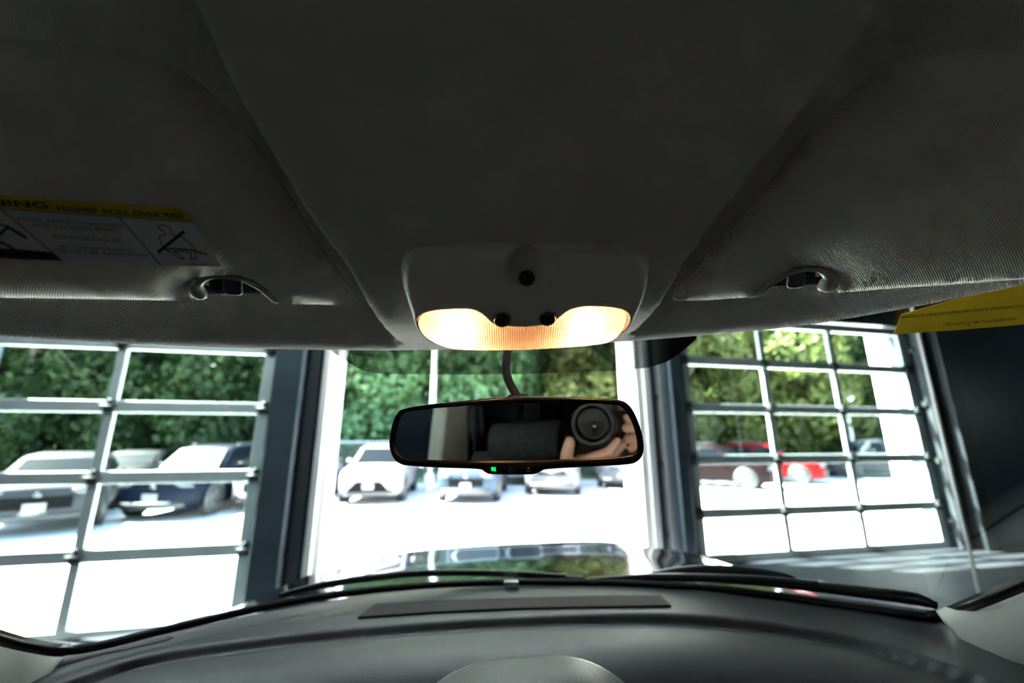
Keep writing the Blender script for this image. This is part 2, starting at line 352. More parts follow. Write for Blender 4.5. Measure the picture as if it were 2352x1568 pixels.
# ------------------------------------------------------------------ parked cars
def car_mesh(root, L=4.6, W=1.85, Ht=1.66, hood=1.02, nose=.72, paint=None, hatch=True, pickup=False, suv=True, grille='dark', blue=None):
    """front of the car faces -y; ground at z=0"""
    hw = W / 2; y0 = -L / 2
    # lower body cross-sections (y, half width, bottom, belt, top)
    st = [(0, .66, .36, .62, .66), (.04, .80, .27, .66, .78), (.14, .90, .24, .70, .90), (.4, .975, .23, .74, hood - .06), (.9, 1., .25, .78, hood), (1.35, 1., .25, .80, hood + .05),
          (1.6, 1., .25, .82, hood + .07), (2.6, 1., .25, .84, hood + .05), (3.6, 1., .25, .86, hood + .05), (L - .35, .98, .28, .86, hood + .03), (L - .1, .92, .34, .8, hood - .04), (L, .82, .42, .74, hood - .2)]
    rings = []
    for (y, k, zb, zm, zt) in st:
        w = hw * k; Y = y0 + y
        half = [(0, zb), (w * .80, zb), (w * .95, zb + .05), (w * .99, zb + .2), (w, zm), (w * .965, zm + (zt - zm) * .55), (w * .88, zt - .015), (w * .6, zt + .012), (0, zt + .025)]
        ring = [Vector((x, Y, z)) for x, z in half] + [Vector((-x, Y, z)) for x, z in reversed(half[1:-1])]
        rings.append(ring)
    MB().loft(rings).build('body', paint, root)
    # greenhouse: pillars and roof are a second loft, glass slightly larger between them
    a0, a1, a2, a3 = (1.15, 1.85, L - .9, L - .25) if not pickup else (1.35, 2.0, 3.3, 3.5)
    zb = hood - .02
    def gh(scale, zt, b0, b1, b2, b3):
        r = []
        for (y, z, k) in ((b0, zb, .84), (b0 + (b1 - b0) * .5, zb + (zt - zb) * .52, .80), (b1 - .05, zt - .07, .74), (b1 + .2, zt - .01, .70), ((b1 + b2) / 2, zt + .02, .70), (b2, zt - .02, .70), (b2 + .12, zt - .09, .72), (b3, zb, .82)):
            r.append((y, z, k * scale))
        return r
    top = gh(1, Ht, a0, a1, a2, a3)
    rr = []
    for (y, z, k) in top:
        w = hw * k; wb = hw * .90
        ring = [Vector((x, y0 + y, q)) for x, q in ((-wb, zb), (-wb + (wb - w) * .6 * min(1, (z - zb) / (Ht - zb)), zb + (z - zb) * .6), (-w * .98, z - .03 * (z > zb)), (-w * .8, z), (0, z + .01), (w * .8, z), (w * .98, z - .03 * (z > zb)), (wb - (wb - w) * .6 * min(1, (z - zb) / (Ht - zb)), zb + (z - zb) * .6), (wb, zb))]
        rr.append(ring)
    MB().loft(rr, cap=True, closed=True).build('cabin', paint, root)
    g = MB()
    # windshield
    wz = Ht - .11
    g.add([(-hw * .74, y0 + a0 + .08, zb + .05), (hw * .74, y0 + a0 + .08, zb + .05), (hw * .62, y0 + a1 - .10, wz), (-hw * .62, y0 + a1 - .10, wz),
           (-hw * .74, y0 + a0 + .02, zb + .085), (hw * .74, y0 + a0 + .02, zb + .085), (hw * .62, y0 + a1 - .16, wz + .02), (-hw * .62, y0 + a1 - .16, wz + .02)],
          [(0, 1, 2, 3), (4, 7, 6, 5), (0, 4, 5, 1), (2, 6, 7, 3), (0, 3, 7, 4), (1, 5, 6, 2)])
    g.build('windshield', M_carglass, root, smooth=False)
    for s_ in (-1, 1):
        segs = [(a0 + .55, a1 + .62), (a1 + .70, min(a2 - .15, a1 + 1.55))] if not pickup else [(a0 + .5, a1 + .45), (a1 + .53, a2 - .1)]
        if not pickup and a2 - (a1 + 1.6) > .25: segs.append((a1 + 1.62, a2 + .05))
        for (p, q) in segs:
            g = MB(); x0 = s_ * hw * .905; x1 = s_ * hw * .77
            tl = max(p, a1 - .02) if p < a1 else p + .02
            g.add([(x0, y0 + p, zb + .05), (x0, y0 + q, zb + .05), (x1, y0 + q - .02, Ht - .14), (x1, y0 + tl, Ht - .14), (x0 - s_ * .03, y0 + p, zb + .05), (x0 - s_ * .03, y0 + q, zb + .05), (x1 - s_ * .03, y0 + q - .02, Ht - .14), (x1 - s_ * .03, y0 + tl, Ht - .14)],
                  [(0, 1, 2, 3), (4, 7, 6, 5), (0, 4, 5, 1), (2, 6, 7, 3), (0, 3, 7, 4), (1, 5, 6, 2)])
            g.build('side_window', M_carglass, root, smooth=False)
        m_ = MB(); m_.sphere((s_ * (hw + .07), y0 + a0 + .55, zb + .12), (.10, .06, .075), 12, 8); m_.box((s_ * (hw * .96), y0 + a0 + .57, zb + .07), (.12, .04, .03)); m_.build('side_mirror', paint, root)
        h = MB(); h.sphere((s_ * hw * .68, y0 + .13, .76), (.22, .13, .085), 14, 8, Matrix.Rotation(s_ * R(14), 3, 'Y') @ Matrix.Rotation(s_ * R(24), 3, 'Z')); h.build('headlight', M_headlight, root)
        f = MB(); f.sphere((s_ * hw * .72, y0 + .12, .42), (.09, .05, .05), 12, 8); f.build('fog_light', M_headlight, root)
        for yw in (.86, L - .95):
            w = MB(); c = Vector((s_ * (hw - .10), y0 + yw, .35)); prof = [(.26, .11), (.33, .115), (.35, .09), (.35, -.09), (.33, -.115), (.26, -.11)]
            rings = [[c + Vector((x * s_, r * math.cos(a), r * math.sin(a))) for (r, x) in prof] for a in [2 * math.pi * k / 24 for k in range(25)]]
            w.loft(rings, cap=False, closed=True); wh = w.build('wheel', M_rubber, root)
            rm = MB(); rm.tube([c + Vector((s_ * .085, 0, 0)), c + Vector((s_ * .1, 0, 0))], .05, 14)
            for k in range(5):
                a = 2 * math.pi * k / 5; d = Vector((0, math.cos(a), math.sin(a))); rm.box(c + Vector((s_ * .09, 0, 0)) + d * .14, (.03, .075, .25), Matrix.Rotation(a - math.pi / 2, 3, 'X'))
            rm.tube([c + Vector((s_ * .03, 0, 0)), c + Vector((s_ * .06, 0, 0))], .265, 24)
            rm.build('rim', M_alloy, wh)
            ar = MB(); ar.tube([c + Vector((s_ * .06, 0, .04)), c + Vector((s_ * .101, 0, .04))], .405, 28); ar.build('wheel_arch', M_dkpl, root)
    gr = MB()
    if grille == 'wide': gr.loft([[Vector((x, y0 + d, z)) for x, z in ((-.42, .78), (-.34, .62), (0, .56), (.34, .62), (.42, .78), (0, .80))] for d in (.02, .10)])
    elif grille == 'trapezoid': gr.loft([[Vector((x, y0 + d, z)) for x, z in ((-.34, .62), (-.62, .34), (.62, .34), (.34, .62))] for d in (-.01, .10)])
    elif grille == 'bow': gr.loft([[Vector((x, y0 + d, z)) for x, z in ((-.42, .80), (-.48, .66), (.48, .66), (.42, .80), (.15, .73), (-.15, .73))] for d in (.0, .14)])
    else: gr.box((0, y0 + .05, .58), (1.0, .12, .22))
    gr.build('grille', mat('grille mesh', (.002, .0022, .0026), .7, spec=.04), root, smooth=False)
    bm_ = MB(); bm_.loft([[Vector((x, y0 + d + .05 * abs(x), z)) for x, z in ((-hw * .78, .30), (-hw * .4, .25), (hw * .4, .25), (hw * .78, .30), (hw * .74, .40), (-hw * .74, .40))] for d in (-.035, .15)]); bm_.build('lower_bumper', M_lowbump, root)
    p = MB(); p.box((0, y0 - .035, .50), (.31, .02, .16)); p.build('license_plate', mat('plate white', (.12, .125, .13), .6), root, smooth=False)
    bd = MB(); bd.tube([(0, y0 - .0, .72), (0, y0 + .04, .72)], .065, 16); bd.build('badge', M_alloy, root)
    if suv and not pickup:
        for s_ in (-1, 1):
            r = MB(); r.tube([(s_ * hw * .62, y0 + a1 + .3, Ht + .0), (s_ * hw * .63, y0 + a1 + .45, Ht + .06), (s_ * hw * .63, y0 + a2 - .3, Ht + .06), (s_ * hw * .62, y0 + a2 - .1, Ht)], .018, 8); r.build('roof_rail', M_alloy, root)
    if pickup:
        b = MB(); 
        for s_ in (-1, 1): b.box((s_ * (hw * .9), y0 + (3.6 + L) / 2, hood + .08), (.1, L - 3.6, .12))
        b.box((0, y0 + L - .08, hood + .08), (hw * 1.8, .1, .12)); b.build('cargo_bed_rail', paint, root, smooth=False)
M_carglass = mat('dark car glass', (.004, .006, .008), .25, spec=.03)
M_headlight = mat('headlight lens', (.06, .065, .075), .3, spec=.2)
M_alloy = mat('alloy metal', (.10, .10, .105), .3, metal=.8)
M_lowbump = mat('grey bumper plastic', (.015, .017, .02), .6)
def paint(name, c): return mat(name, c, .45, spec=.06)
def parked(name, label, px, py, rz, c, cat='car', **k):
    """px,py: where the middle of its front bumper stands on the ground in the photograph"""
    g = ground(px, py, LOTZ); a = rz
    r = empty(name); tag(r, label, cat, 'cars parked outside')
    L = k.get('L', 4.6); off = Matrix.Rotation(a, 3, 'Z') @ Vector((0, L / 2, 0))
    r.location = g + off; r.rotation_euler = (0, 0, a)
    car_mesh(r, paint=paint('car paint ' + str(c), c), **k); return r
parked('parked_suv', 'white crossover facing the garage left of the white pole', 842, 1160, R(6), (.16, .165, .17), grille='trapezoid', W=1.85, Ht=1.62)
parked('parked_suv', 'pale blue grey crossover just right of the white pole under the mirror', 1068, 1158, R(-3), (.018, .030, .045), grille='dark', W=1.86, Ht=1.68, hood=1.05)
parked('parked_suv', 'silver crossover with a bow shaped dark grille under the right of the mirror', 1268, 1140, R(-8), (.055, .058, .066), grille='bow', W=1.86, Ht=1.68)
parked('parked_car', 'white car half hidden behind the right jamb of the open bay', 1430, 1124, R(-12), (.045, .052, .062), grille='wide', W=1.82, Ht=1.5, hood=.95)
parked('parked_van', 'white van standing far behind between the blue grey and silver crossovers', 1190, 1116, R(-4), (.35, .35, .35), grille='dark', W=1.95, Ht=1.9, hood=1.15)
parked('parked_suv', 'dark blue crossover with a wide chrome edged grille seen through the left door', 335, 1198, R(6), (.003, .005, .011), grille='wide', W=1.84, Ht=1.62)
parked('parked_sedan', 'silver grey sedan nearest the left edge seen through the left door', 62, 1232, R(38), (.022, .023, .026), grille='dark', W=1.85, Ht=1.46, hood=.95, suv=False)
parked('parked_car', 'white car partly hidden by the right stile of the left door', 600, 1176, R(8), (.4, .4, .4), grille='dark', W=1.8, Ht=1.45, suv=False)
parked('parked_sedan', 'dark grey sedan standing behind the dark blue crossover', 215, 1165, R(20), (.006, .007, .008), grille='dark', W=1.85, Ht=1.45, suv=False)
parked('parked_suv', 'dark maroon crossover side on behind the right door, nearest there', 1788, 1124, R(50), (.006, .002, .0025), grille='dark', W=1.85, Ht=1.62)
parked('parked_suv', 'bright red crossover side on behind the maroon one', 1903, 1112, R(50), (.09, .002, .002), grille='dark', W=1.85, Ht=1.66)
parked('parked_pickup', 'silver grey pickup truck far right behind the white lamp post', 1893, 1094, R(-100), (.028, .03, .035), cat='pickup truck', grille='dark', W=1.95, Ht=1.85, hood=1.2, L=5.4, pickup=True, suv=False)

# ------------------------------------------------------------------ poles, fence, building outside
def lamp_post(px, py, z, hgt, r, label, globe=False):
    g = ground(px, py, z); t = empty('lamp_post', loc=g); tag(t, label, 'lamp post')
    a = MB(); a.tube([(0, 0, 0), (0, 0, hgt)], [r, r * .8], 14); a.build('pole', M_white, t)
    b = MB(); b.tube([(0, 0, 0), (0, 0, .6)], r * 2.2, 16); b.build('base', M_white, t)
    if globe:
        c = MB(); c.tube([(0, 0, hgt), (-.05, -.1, hgt + .12)], .05, 8); c.build('arm', M_white, t)
        d = MB(); d.sphere((0, -.1, hgt + .12), (.36, .36, .2), 20, 10); d.sphere((.08, -.15, hgt - .02), (.2, .2, .12), 16, 8); d.build('lamp_head', mat('white lamp shade', (.85, .85, .85), .3), t)
lamp_post(985, 1128, LOTZ, 7.5, .085, 'white pole standing between the white and the blue grey crossovers')
lamp_post(1972, 1090, LOTZ, 4.05, .10, 'white lamp post with a domed head seen through the right door', True)
fr = empty('chain_fence', mw=GW); tag(fr, 'grey chain link fence with a top rail before the trees', 'fence')
FY = 14.4
def gx0(px, py, yo):
    d = ray(px, py); k = (WC + yo) / d.dot(N); return d.dot(U) * k
fa, fb = gx0(700, 1020, FY), gx0(1570, 1020, FY)
a = MB(); a.tube([(fa, FY, 1.42), (fb, FY, 1.42)], .035, 8); a.build('top_rail', mat('galvanised rail', (.55, .58, .6), .4, metal=.3), fr)
for k in range(7):
    a = MB(); q = fa + (fb - fa) * k / 6; a.tube([(q, FY, LOTZ), (q, FY, 1.46)], .03, 8); a.build('fence_post', MATS['galvanised rail'], fr)
mw_ = MB()
for k in range(int((fb - fa) / .15)): mw_.box((fa + .15 * k, FY, .55), (.004, .004, 1.7))
for k in range(12): mw_.box(((fa + fb) / 2, FY, -.2 + .14 * k), (fb - fa, .004, .004))
mw_.build('wire_mesh', MATS['galvanised rail'], fr, smooth=False)
# white building wing beyond the right door
def gx(px, py, yo):
    d = ray(px, py); k = (WC + yo) / d.dot(N); return d.dot(U) * k
PX = gx(2022, 950, 3.2)
b = MB(); b.box((PX + .55, 2.8, 2.2), (1.1, .8, 5.0)); 
bw = b.build('building_pier', mat('white stucco', (.78, .79, .8), .9), mw=GW, smooth=False); tag(bw, 'tall white building pier outside at the right of the right door', 'building')
b = MB(); b.box((PX + 2.5, 2.2, 4.5), (5.5, 4.0, .3)); tag(b.build('canopy_roof', MATS['white stucco'], mw=GW, smooth=False), 'white canopy roof resting on the white pier outside', 'canopy')
sg = empty('bus_sign', loc=ground(2020, 1080, LOTZ)); 
tag(sg, 'small pale sign board on a post before the trees far right', 'sign')
a = MB(); a.tube([(0, 4, 0), (0, 4, 2.4)], .04, 8); a.build('post', M_white, sg); a = MB(); a.box((0, 3.95, 2.55), (1.3, .05, .45)); a.build('board', mat('pale green board', (.55, .72, .66), .5), sg, smooth=False)

# ------------------------------------------------------------------ trees
def leafmat(name, c, c2):
    m = mat(name, c, .55, spec=.3); t = m.node_tree; b = t.nodes['Principled BSDF']; out = t.nodes['Material Output']
    gi = nd(m, 'ShaderNodeNewGeometry'); r = nd(m, 'ShaderNodeValToRGB'); r.color_ramp.elements[0].color = (*c, 1); r.color_ramp.elements[1].color = (*c2, 1)
    t.links.new(gi.outputs['Random Per Island'], r.inputs[0]); t.links.new(r.outputs[0], b.inputs['Base Color'])
    tl = nd(m, 'ShaderNodeBsdfTranslucent'); t.links.new(r.outputs[0], tl.inputs[0]); mx = nd(m, 'ShaderNodeMixShader'); mx.inputs[0].default_value = .4
    t.links.new(b.outputs[0], mx.inputs[1]); t.links.new(tl.outputs[0], mx.inputs[2]); t.links.new(mx.outputs[0], out.inputs[0]); return m
LEAF = [leafmat('deep green leaves', (.010, .026, .008), (.04, .08, .018)), leafmat('haze-tinted green leaves', (.055, .135, .058), (.17, .31, .12)), leafmat('yellow green leaves', (.042, .062, .014), (.145, .165, .042)), leafmat('olive shrub leaves', (.07, .085, .03), (.14, .155, .06))]  # bay haze and sun on the right are put into the leaf colours
M_bark = noisy(mat('bark', (.1, .08, .06), .9), (.07, .055, .045), (.14, .115, .09), 6, .4)
def crown_mesh(seed, h, r, z0, n, leaf, lobes=26):
    rd = random.Random(seed); v = []; f = []
    cs = []
    for i in range(lobes):
        t = (i + .5) / lobes; z = z0 + (h - z0) * t; rr = r * (math.sin(math.pi * (.12 + .8 * t)) ** .6) ; a = rd.random() * 6.28; q = rr * rd.uniform(.25, .75)
        cs.append((Vector((q * math.cos(a), q * math.sin(a), z)), r * rd.uniform(.34, .55)))
    for i in range(n):
        c, cr = cs[rd.randrange(lobes)]
        d = Vector((rd.gauss(0, 1), rd.gauss(0, 1), rd.gauss(0, 1))).normalized(); p = c + d * cr * rd.uniform(.72, 1.05)
        nn = (d + Vector((rd.gauss(0, .5), rd.gauss(0, .5), rd.gauss(0, .5)))).normalized(); a = nn.orthogonal().normalized(); b_ = nn.cross(a); ang = rd.random() * 6.28
        a, b_ = a * math.cos(ang) + b_ * math.sin(ang), b_ * math.cos(ang) - a * math.sin(ang); s = leaf * rd.uniform(.6, 1.3)
        k = len(v); v += [p - a * s, p - b_ * s * .55, p + a * s, p + b_ * s * .55]; f.append((k, k + 1, k + 2, k + 3))
    me = bpy.data.meshes.new('foliage'); me.from_pydata([tuple(q) for q in v], [], f); return me
def trunk_mesh(seed, h, r):
    rd = random.Random(seed); mb = MB(); mb.tube([(0, 0, -.2), (rd.uniform(-.1, .1), 0, h * .4), (rd.uniform(-.2, .2), rd.uniform(-.2, .2), h * .85)], [r, r * .7, r * .25], 10)
    for k in range(6):
        a = rd.random() * 6.28; z = h * rd.uniform(.3, .65); mb.tube([(0, 0, z), (math.cos(a) * h * .12, math.sin(a) * h * .12, z + h * .12), (math.cos(a) * h * .2, math.sin(a) * h * .2, z + h * .2)], [r * .4, r * .25, r * .1], 7)
    me = bpy.data.meshes.new('trunk'); me.from_pydata([tuple(q) for q in mb.v], [], mb.f); return me
CROWN = {(k, m): crown_mesh(k * 7 + m, 11.0 + k * 1.3, 2.7 + .3 * k, .9, 9000, .20) for k in range(3) for m in (0, 1, 2)}
for (k, m), me in CROWN.items(): me.materials.append(LEAF[m])
TRK = [trunk_mesh(k, 11, .2) for k in range(3)]
for me in TRK: me.materials.append(M_bark)
rd = random.Random(5)
def tree(x, y, k, m, s, lab, grp=None, cat='tree'):
    t = empty('leafy_tree', loc=GW @ Vector((x, y, LOTZ))); tag(t, lab, cat, 'trees, ' + lab); t.rotation_euler = (0, 0, rd.random() * 6.28); t.scale = (s, s, s)
    link('foliage', CROWN[(k, m)], None, t, smooth=False); link('trunk', TRK[k], None, t)
    return t
KN = ['dark green tree', 'haze-tinted green tree', 'yellow green sunlit tree']
n_ = 0
for row, (yy, dx, off) in enumerate(((17.2, 3.5, 0), (20.8, 3.9, 1.7), (25.0, 4.6, .5))):
    x = -27 + off
    while x < 44:
        zone = 'seen through the left glazed door' if x < -3 else 'seen through the open bay' if x < 6.5 else 'seen through the right glazed door or beyond it'
        if x < -3: m = [0, 0, 0, 0, 2 if -8 < x < -5 and row == 0 else 0][n_ % 5]
        elif x < 7: m = 1
        else: m = 0 if n_ % 5 == 1 else 2
        tree(x + rd.uniform(-.5, .5), yy + rd.uniform(-.7, .7), n_ % 3, m, rd.uniform(.85, 1.1) * (1 + .1 * row), KN[m] + ', ' + ('first row, ', 'second row, ', 'last row, ')[row] + zone); n_ += 1; x += dx
def shrub(x, y, s, lab):
    t = empty('leafy_shrub', loc=GW @ Vector((x, y, LOTZ))); tag(t, lab, 'shrub', 'shrubs before the trees')
    me = crown_mesh(int(x * 10), 1.9, .95, .1, 1600, .10, 12); me.materials.append(LEAF[3]); f = link('foliage', me, None, t, smooth=False)
    st = MB(); st.tube([(0, 0, 0), (.05, 0, 1.2)], [.05, .02], 8); st.build('stem', M_bark, t); t.scale = (s, s, s)
for i, (x, y, s) in enumerate(((8.6, 15.3, 1.5), (10.2, 15.4, 1.7), (13.2, 15.2, 1.7), (14.6, 15.6, 1.5))):
    shrub(x, y, s, 'pale green rounded shrub behind the ' + ['maroon crossover, leftmost of the four', 'red crossover roof, second of the four from the left', 'gap right of the red crossover, third from the left', 'pickup truck cab, rightmost of the four'][i])

# ================================================================== the car the photograph is taken from (own axes: x right, y ahead, z up from the lens)
def Lip(x):                                           # how far ahead the front edge of the headliner lies
    x = x / 1.1; l = .43 - .55 * x * x
    if x < 0: l -= .15 * x * x
    e = abs(x) - (.27 if x > 0 else .40)
    if e > 0: l -= (4.2 if x > 0 else 3.0) * e * e
    return max(l * 1.1, .02)
PC_ = [(-6, .20), (-4, .235), (-2, .248), (0, .245), (.127, .238), (.254, .226), (.349, .2125), (.423, .197), (.507, .179), (.571, .165), (.634, .149), (.687, .136), (.74, .125), (.803, .1155), (.867, .1105), (.93, .1085), (1, .1065)]
PR_ = [(-6, .20), (-4, .235), (-2, .252), (-.2, .266), (0, .274), (.18, .278), (.32, .277), (.455, .270), (.59, .248), (.70, .212), (.761, .184), (.80, .164), (.83, .149), (.867, .1335), (.93, .116), (.973, .1084), (1, .1065)]
def edgeL(s): return interp(s, [(-.3, -.152), (0, -.150), (.345, -.142), (.433, -.142), (.571, -.134), (.687, -.117), (.9, -.108), (1, -.105)])
def edgeR(s): return interp(s, [(-.3, .240), (0, .235), (.38, .207), (.476, .193), (.698, .158), (.9, .150), (1, .147)])
def head_z(x, y):
    s = y / Lip(x) if y > 0 else y / .473
    a = catmull(s, PC_); b = catmull(s, PR_)
    l = edgeL(s); r = edgeR(s); w = .010
    k = max(sst(l + w * .2, l - w, x), sst(r - w * .2, r + w, x))
    if s < .15: k *= sst(-.5, .15, s)
    z = a + (b - a) * k
    # soft roll of the panel edge
    for e, sg in ((l, 1), (r, -1)):
        d = (x - e) * sg
        if 0 < d < .010 and s < .95: z += .003 * (1 - d / .010) ** 2
        if d <= .004 and .1 < s < .97: z += .022 * k * math.exp(-(d / .028) ** 2) * sst(.1, .3, s) * sst(.97, .88, s)
    z += .024 * sst(.09, .079, abs(x - .03)) * sst(.303, .315, y) * sst(.384, .372, y)      # pocket of the console
    sx = abs(x)
    if sx > .47: z -= .9 * (sx - .47) ** 1.6 if y < .1 else .5 * (sx - .47) ** 1.6
    return z
xs = sorted(set([round(-.075 + .0025 * i, 4) for i in range(10)] + [round(-.68 + .02 * i, 4) for i in range(69)] + [round(-.19 + .0025 * i, 4) for i in range(42)] + [round(.12 + .0025 * i, 4) for i in range(66)]))
ss = [-4.2, -3.4, -2.6, -2, -1.5, -1.1, -.8, -.6, -.45, -.3, -.2, -.1, 0, .06, .12] + [.18 + .02 * i for i in range(30)] + [.78 + .0125 * i for i in range(16)] + [.985, .992, .997, 1.0]
v = []; f = []
rows = []
for s in ss:
    row = []
    for x in xs:
        y = s * (Lip(x) if s > 0 else .473); row.append(Vector((x, y, head_z(x, y))))
    rows.append(row)
for dy, dz in ((.004, .0008), (.008, .003), (.0105, .007), (.010, .012), (.004, .02), (-.02, .035), (-.08, .06)):     # the hem rolls over the glass edge
    rows.append([Vector((x, Lip(x) + dy, head_z(x, Lip(x)) + dz)) for x in xs])
nx = len(xs)
for r in rows: v += r
for j in range(len(rows) - 1):
    for i in range(nx - 1): f.append((j * nx + i, j * nx + i + 1, (j + 1) * nx + i + 1, (j + 1) * nx + i))
o = mesh('headliner', v, f, M_head, mw=CAR)
tag(o, 'dark grey woven headliner with a raised middle panel, over the whole windshield', 'car headliner')

# ---- windshield and its printed bands
def Base(x): return .945 - .55 * (x + .02) ** 2
def ws(x, t):                                        # t=0 at the cowl, 1 under the headliner
    y = Base(x) * (1 - t) + (Lip(x) + .035) * t; z = -.272 * (1 - t) + .138 * t
    y += .03 * math.sin(math.pi * t); z += .02 * math.sin(math.pi * t)
    return Vector((x, y, z))
v = []; f = []; nt = 24; xw = [-.70 + .05 * i for i in range(29)]
for x in xw:
    for j in range(nt + 1): v.append(ws(x, j / nt))
for i in range(len(xw) - 1):
    for j in range(nt): f.append((i * (nt + 1) + j, (i + 1) * (nt + 1) + j, (i + 1) * (nt + 1) + j + 1, i * (nt + 1) + j + 1))
wsr = empty('window_1', mw=CAR); struct(wsr, 'curved windshield of the car seen from inside')
o = mesh('glass', v, f, M_glass, wsr)
def on_ws(px, py, off=0.):
    """where a pixel's ray meets the windshield surface"""
    d = rc(px, py); lo, hi = .25, 1.4
    def g(k):
        q = d * k; x = max(-.70, min(.70, q.x)); best = None
        # find t whose height matches
        a, b = 0., 1.
        for _ in range(30):
            m = (a + b) / 2
            if ws(x, m).z < q.z: a = m
            else: b = m
        return q.y - ws(x, (a + b) / 2).y
    for _ in range(40):
        m = (lo + hi) / 2
        if g(m) > 0: hi = m
        else: lo = m
    return d * ((lo + hi) / 2 - off)
# dotted shade band
M_dots = bpy.data.materials.new('printed dot band'); M_dots.use_nodes = True
t = M_dots.node_tree; t.nodes.clear(); m = M_dots
out = nd(m, 'ShaderNodeOutputMaterial'); tr = nd(m, 'ShaderNodeBsdfTransparent'); bk = nd(m, 'ShaderNodeBsdfDiffuse'); bk.inputs[0].default_value = (.01, .01, .012, 1); mx = nd(m, 'ShaderNodeMixShader')
at_ = nd(m, 'ShaderNodeAttribute'); at_.attribute_name = 'dots'; tc = nd(m, 'ShaderNodeTexCoord'); sp = nd(m, 'ShaderNodeSeparateXYZ'); t.links.new(tc.outputs['Object'], sp.inputs[0])
def mth(op, a, b=None, c=None):
    n = nd(M_dots, 'ShaderNodeMath', operation=op)
    for i, q in enumerate((a, b, c)):
        if q is None: continue
        if isinstance(q, (int, float)): n.inputs[i].default_value = q
        else: M_dots.node_tree.links.new(q, n.inputs[i])
    return n.outputs[0]
k_ = 2 * math.pi / .0026
u_ = mth('ADD', sp.outputs[0], mth('MULTIPLY', sp.outputs[1], 1.2)); w_ = mth('SUBTRACT', sp.outputs[0], mth('MULTIPLY', sp.outputs[1], 1.2))
dt = mth('MULTIPLY', mth('ADD', mth('SINE', mth('MULTIPLY', u_, k_)), mth('SINE', mth('MULTIPLY', w_, k_))), .5)
fac = mth('GREATER_THAN', mth('ADD', dt, at_.outputs['Fac']), .0)
t.links.new(fac, mx.inputs[0]); t.links.new(tr.outputs[0], mx.inputs[1]); t.links.new(bk.outputs[0], mx.inputs[2]); t.links.new(mx.outputs[0], out.inputs[0])
def band_bottom(px):
    return interp(px, [(740, 790), (770, 812), (800, 832), (830, 850), (870, 858), (1000, 860), (1200, 859), (1400, 852), (1490, 844), (1530, 832), (1570, 805), (1600, 778)])
v = []; f = []; att = []
n1, n2 = 70, 8
for i in range(n1 + 1):
    px = 745 + (1600 - 745) * i / n1; pb = band_bottom(px)
    for j in range(n2 + 1):
        py = pb + (735 - pb) * (j / n2); v.append(on_ws(px, py, .003)); att.append(interp(px, [(745, .25), (830, .12), (900, 0), (1400, .0), (1480, .3), (1530, .7), (1600, 1.)]) + .22)
for i in range(n1):
    for j in range(n2): f.append((i * (n2 + 1) + j, (i + 1) * (n2 + 1) + j, (i + 1) * (n2 + 1) + j + 1, i * (n2 + 1) + j + 1))
o = mesh('dot_band', v, f, M_dots, wsr); a_ = o.data.attributes.new('dots', 'FLOAT', 'POINT'); a_.data.foreach_set('value', att)
o['label'] = 'black dotted shade band behind the mirror mount'
# black ceramic border along the bottom and up the sides
def side(px, py, xx):                                 # ray meets the pillar plane x=xx
    d = rc(px, py); return d * (xx / d.x)
fr_pts = [side(-420, 1335, -.665), side(-200, 1400, -.665), side(0, 1464, -.665), side(80, 1484, -.66)] + [on_ws(150, 1493, .004), on_ws(240, 1480, .004), on_ws(400, 1441, .004), on_ws(660, 1383, .004), on_ws(900, 1350, .004), on_ws(1150, 1337, .004), on_ws(1400, 1338, .004), on_ws(1650, 1352, .004), on_ws(1900, 1386, .004), on_ws(2080, 1411, .004), on_ws(2150, 1415, .004)] + [side(2250, 1380, .63), side(2352, 1338, .635), side(2600, 1235, .64), side(2900, 1110, .64)]
sm = smooth_curve(fr_pts, 6)
M_frit = mat('black ceramic print', (.006, .006, .007), .25)
mb = MB(); rings = []
for i, p in enumerate(sm):
    tng = (sm[min(i + 1, len(sm) - 1)] - sm[max(i - 1, 0)]).normalized(); sd = tng.cross(p).normalized(); w = .0062 if 24 < i < len(sm) - 26 else .0075
    nn = tng.cross(sd).normalized()
    rings.append([p + sd * w, p + nn * .0015, p - sd * w, p - nn * .0015])
mb.loft(rings); mb.build('frit_border', M_frit, wsr)['label'] = 'black border of the glass'

# ---- dashboard
def groove_y(x): return interp(x, gtab)
gp = [(-60, 1600), (150, 1556), (300, 1508), (500, 1478), (822, 1446), (1150, 1424), (1500, 1414), (1700, 1424), (1850, 1442), (2000, 1472), (2200, 1532), (2420, 1610)]
gtab = []
for (a, b) in gp:
    d = rc(a, b); q = d * (-.286 / d.z); gtab.append((q.x, q.y))
gtab.sort()
def dash_z(x, y):
    z = -.284 - .012 * (abs(x) / .7) ** 3
    g = catmull(x, gtab); d = y - g
    z -= .010 * math.exp(-((d + .006) / .008) ** 2)
    z -= .009 * sst(.0, -.02, d)
    z -= .20 * sst(-.04, -.36, d) ** 1.5
    # screen hood in the middle and the soft instrument binnacle on the left
    zm = -.217 - .035 * (abs(x - .015) / .11) ** 3 - .10 * sst(.50, .30, y) ** 2
    z += max(0, zm - z) * sst(.56, .50, y) * sst(.20, .12, abs(x - .015))
    zm = -.236 - .03 * (abs(x + .30) / .16) ** 2 - .10 * sst(.50, .30, y) ** 2
    z += max(0, zm - z) * sst(.58, .49, y) * sst(.19, .10, abs(x + .30))
    return z
v = []; f = []; nxd, nyd = 150, 150
for i in range(nxd + 1):
    x = -.68 + 1.335 * i / nxd
    y1 = Base(max(-.665, min(.63, x))) + .02
    for j in range(nyd + 1):
        y = .22 + (y1 - .22) * j / nyd; v.append(Vector((x, y, dash_z(x, y))))
for i in range(nxd):
    for j in range(nyd): f.append((i * (nyd + 1) + j, (i + 1) * (nyd + 1) + j, (i + 1) * (nyd + 1) + j + 1, i * (nyd + 1) + j + 1))
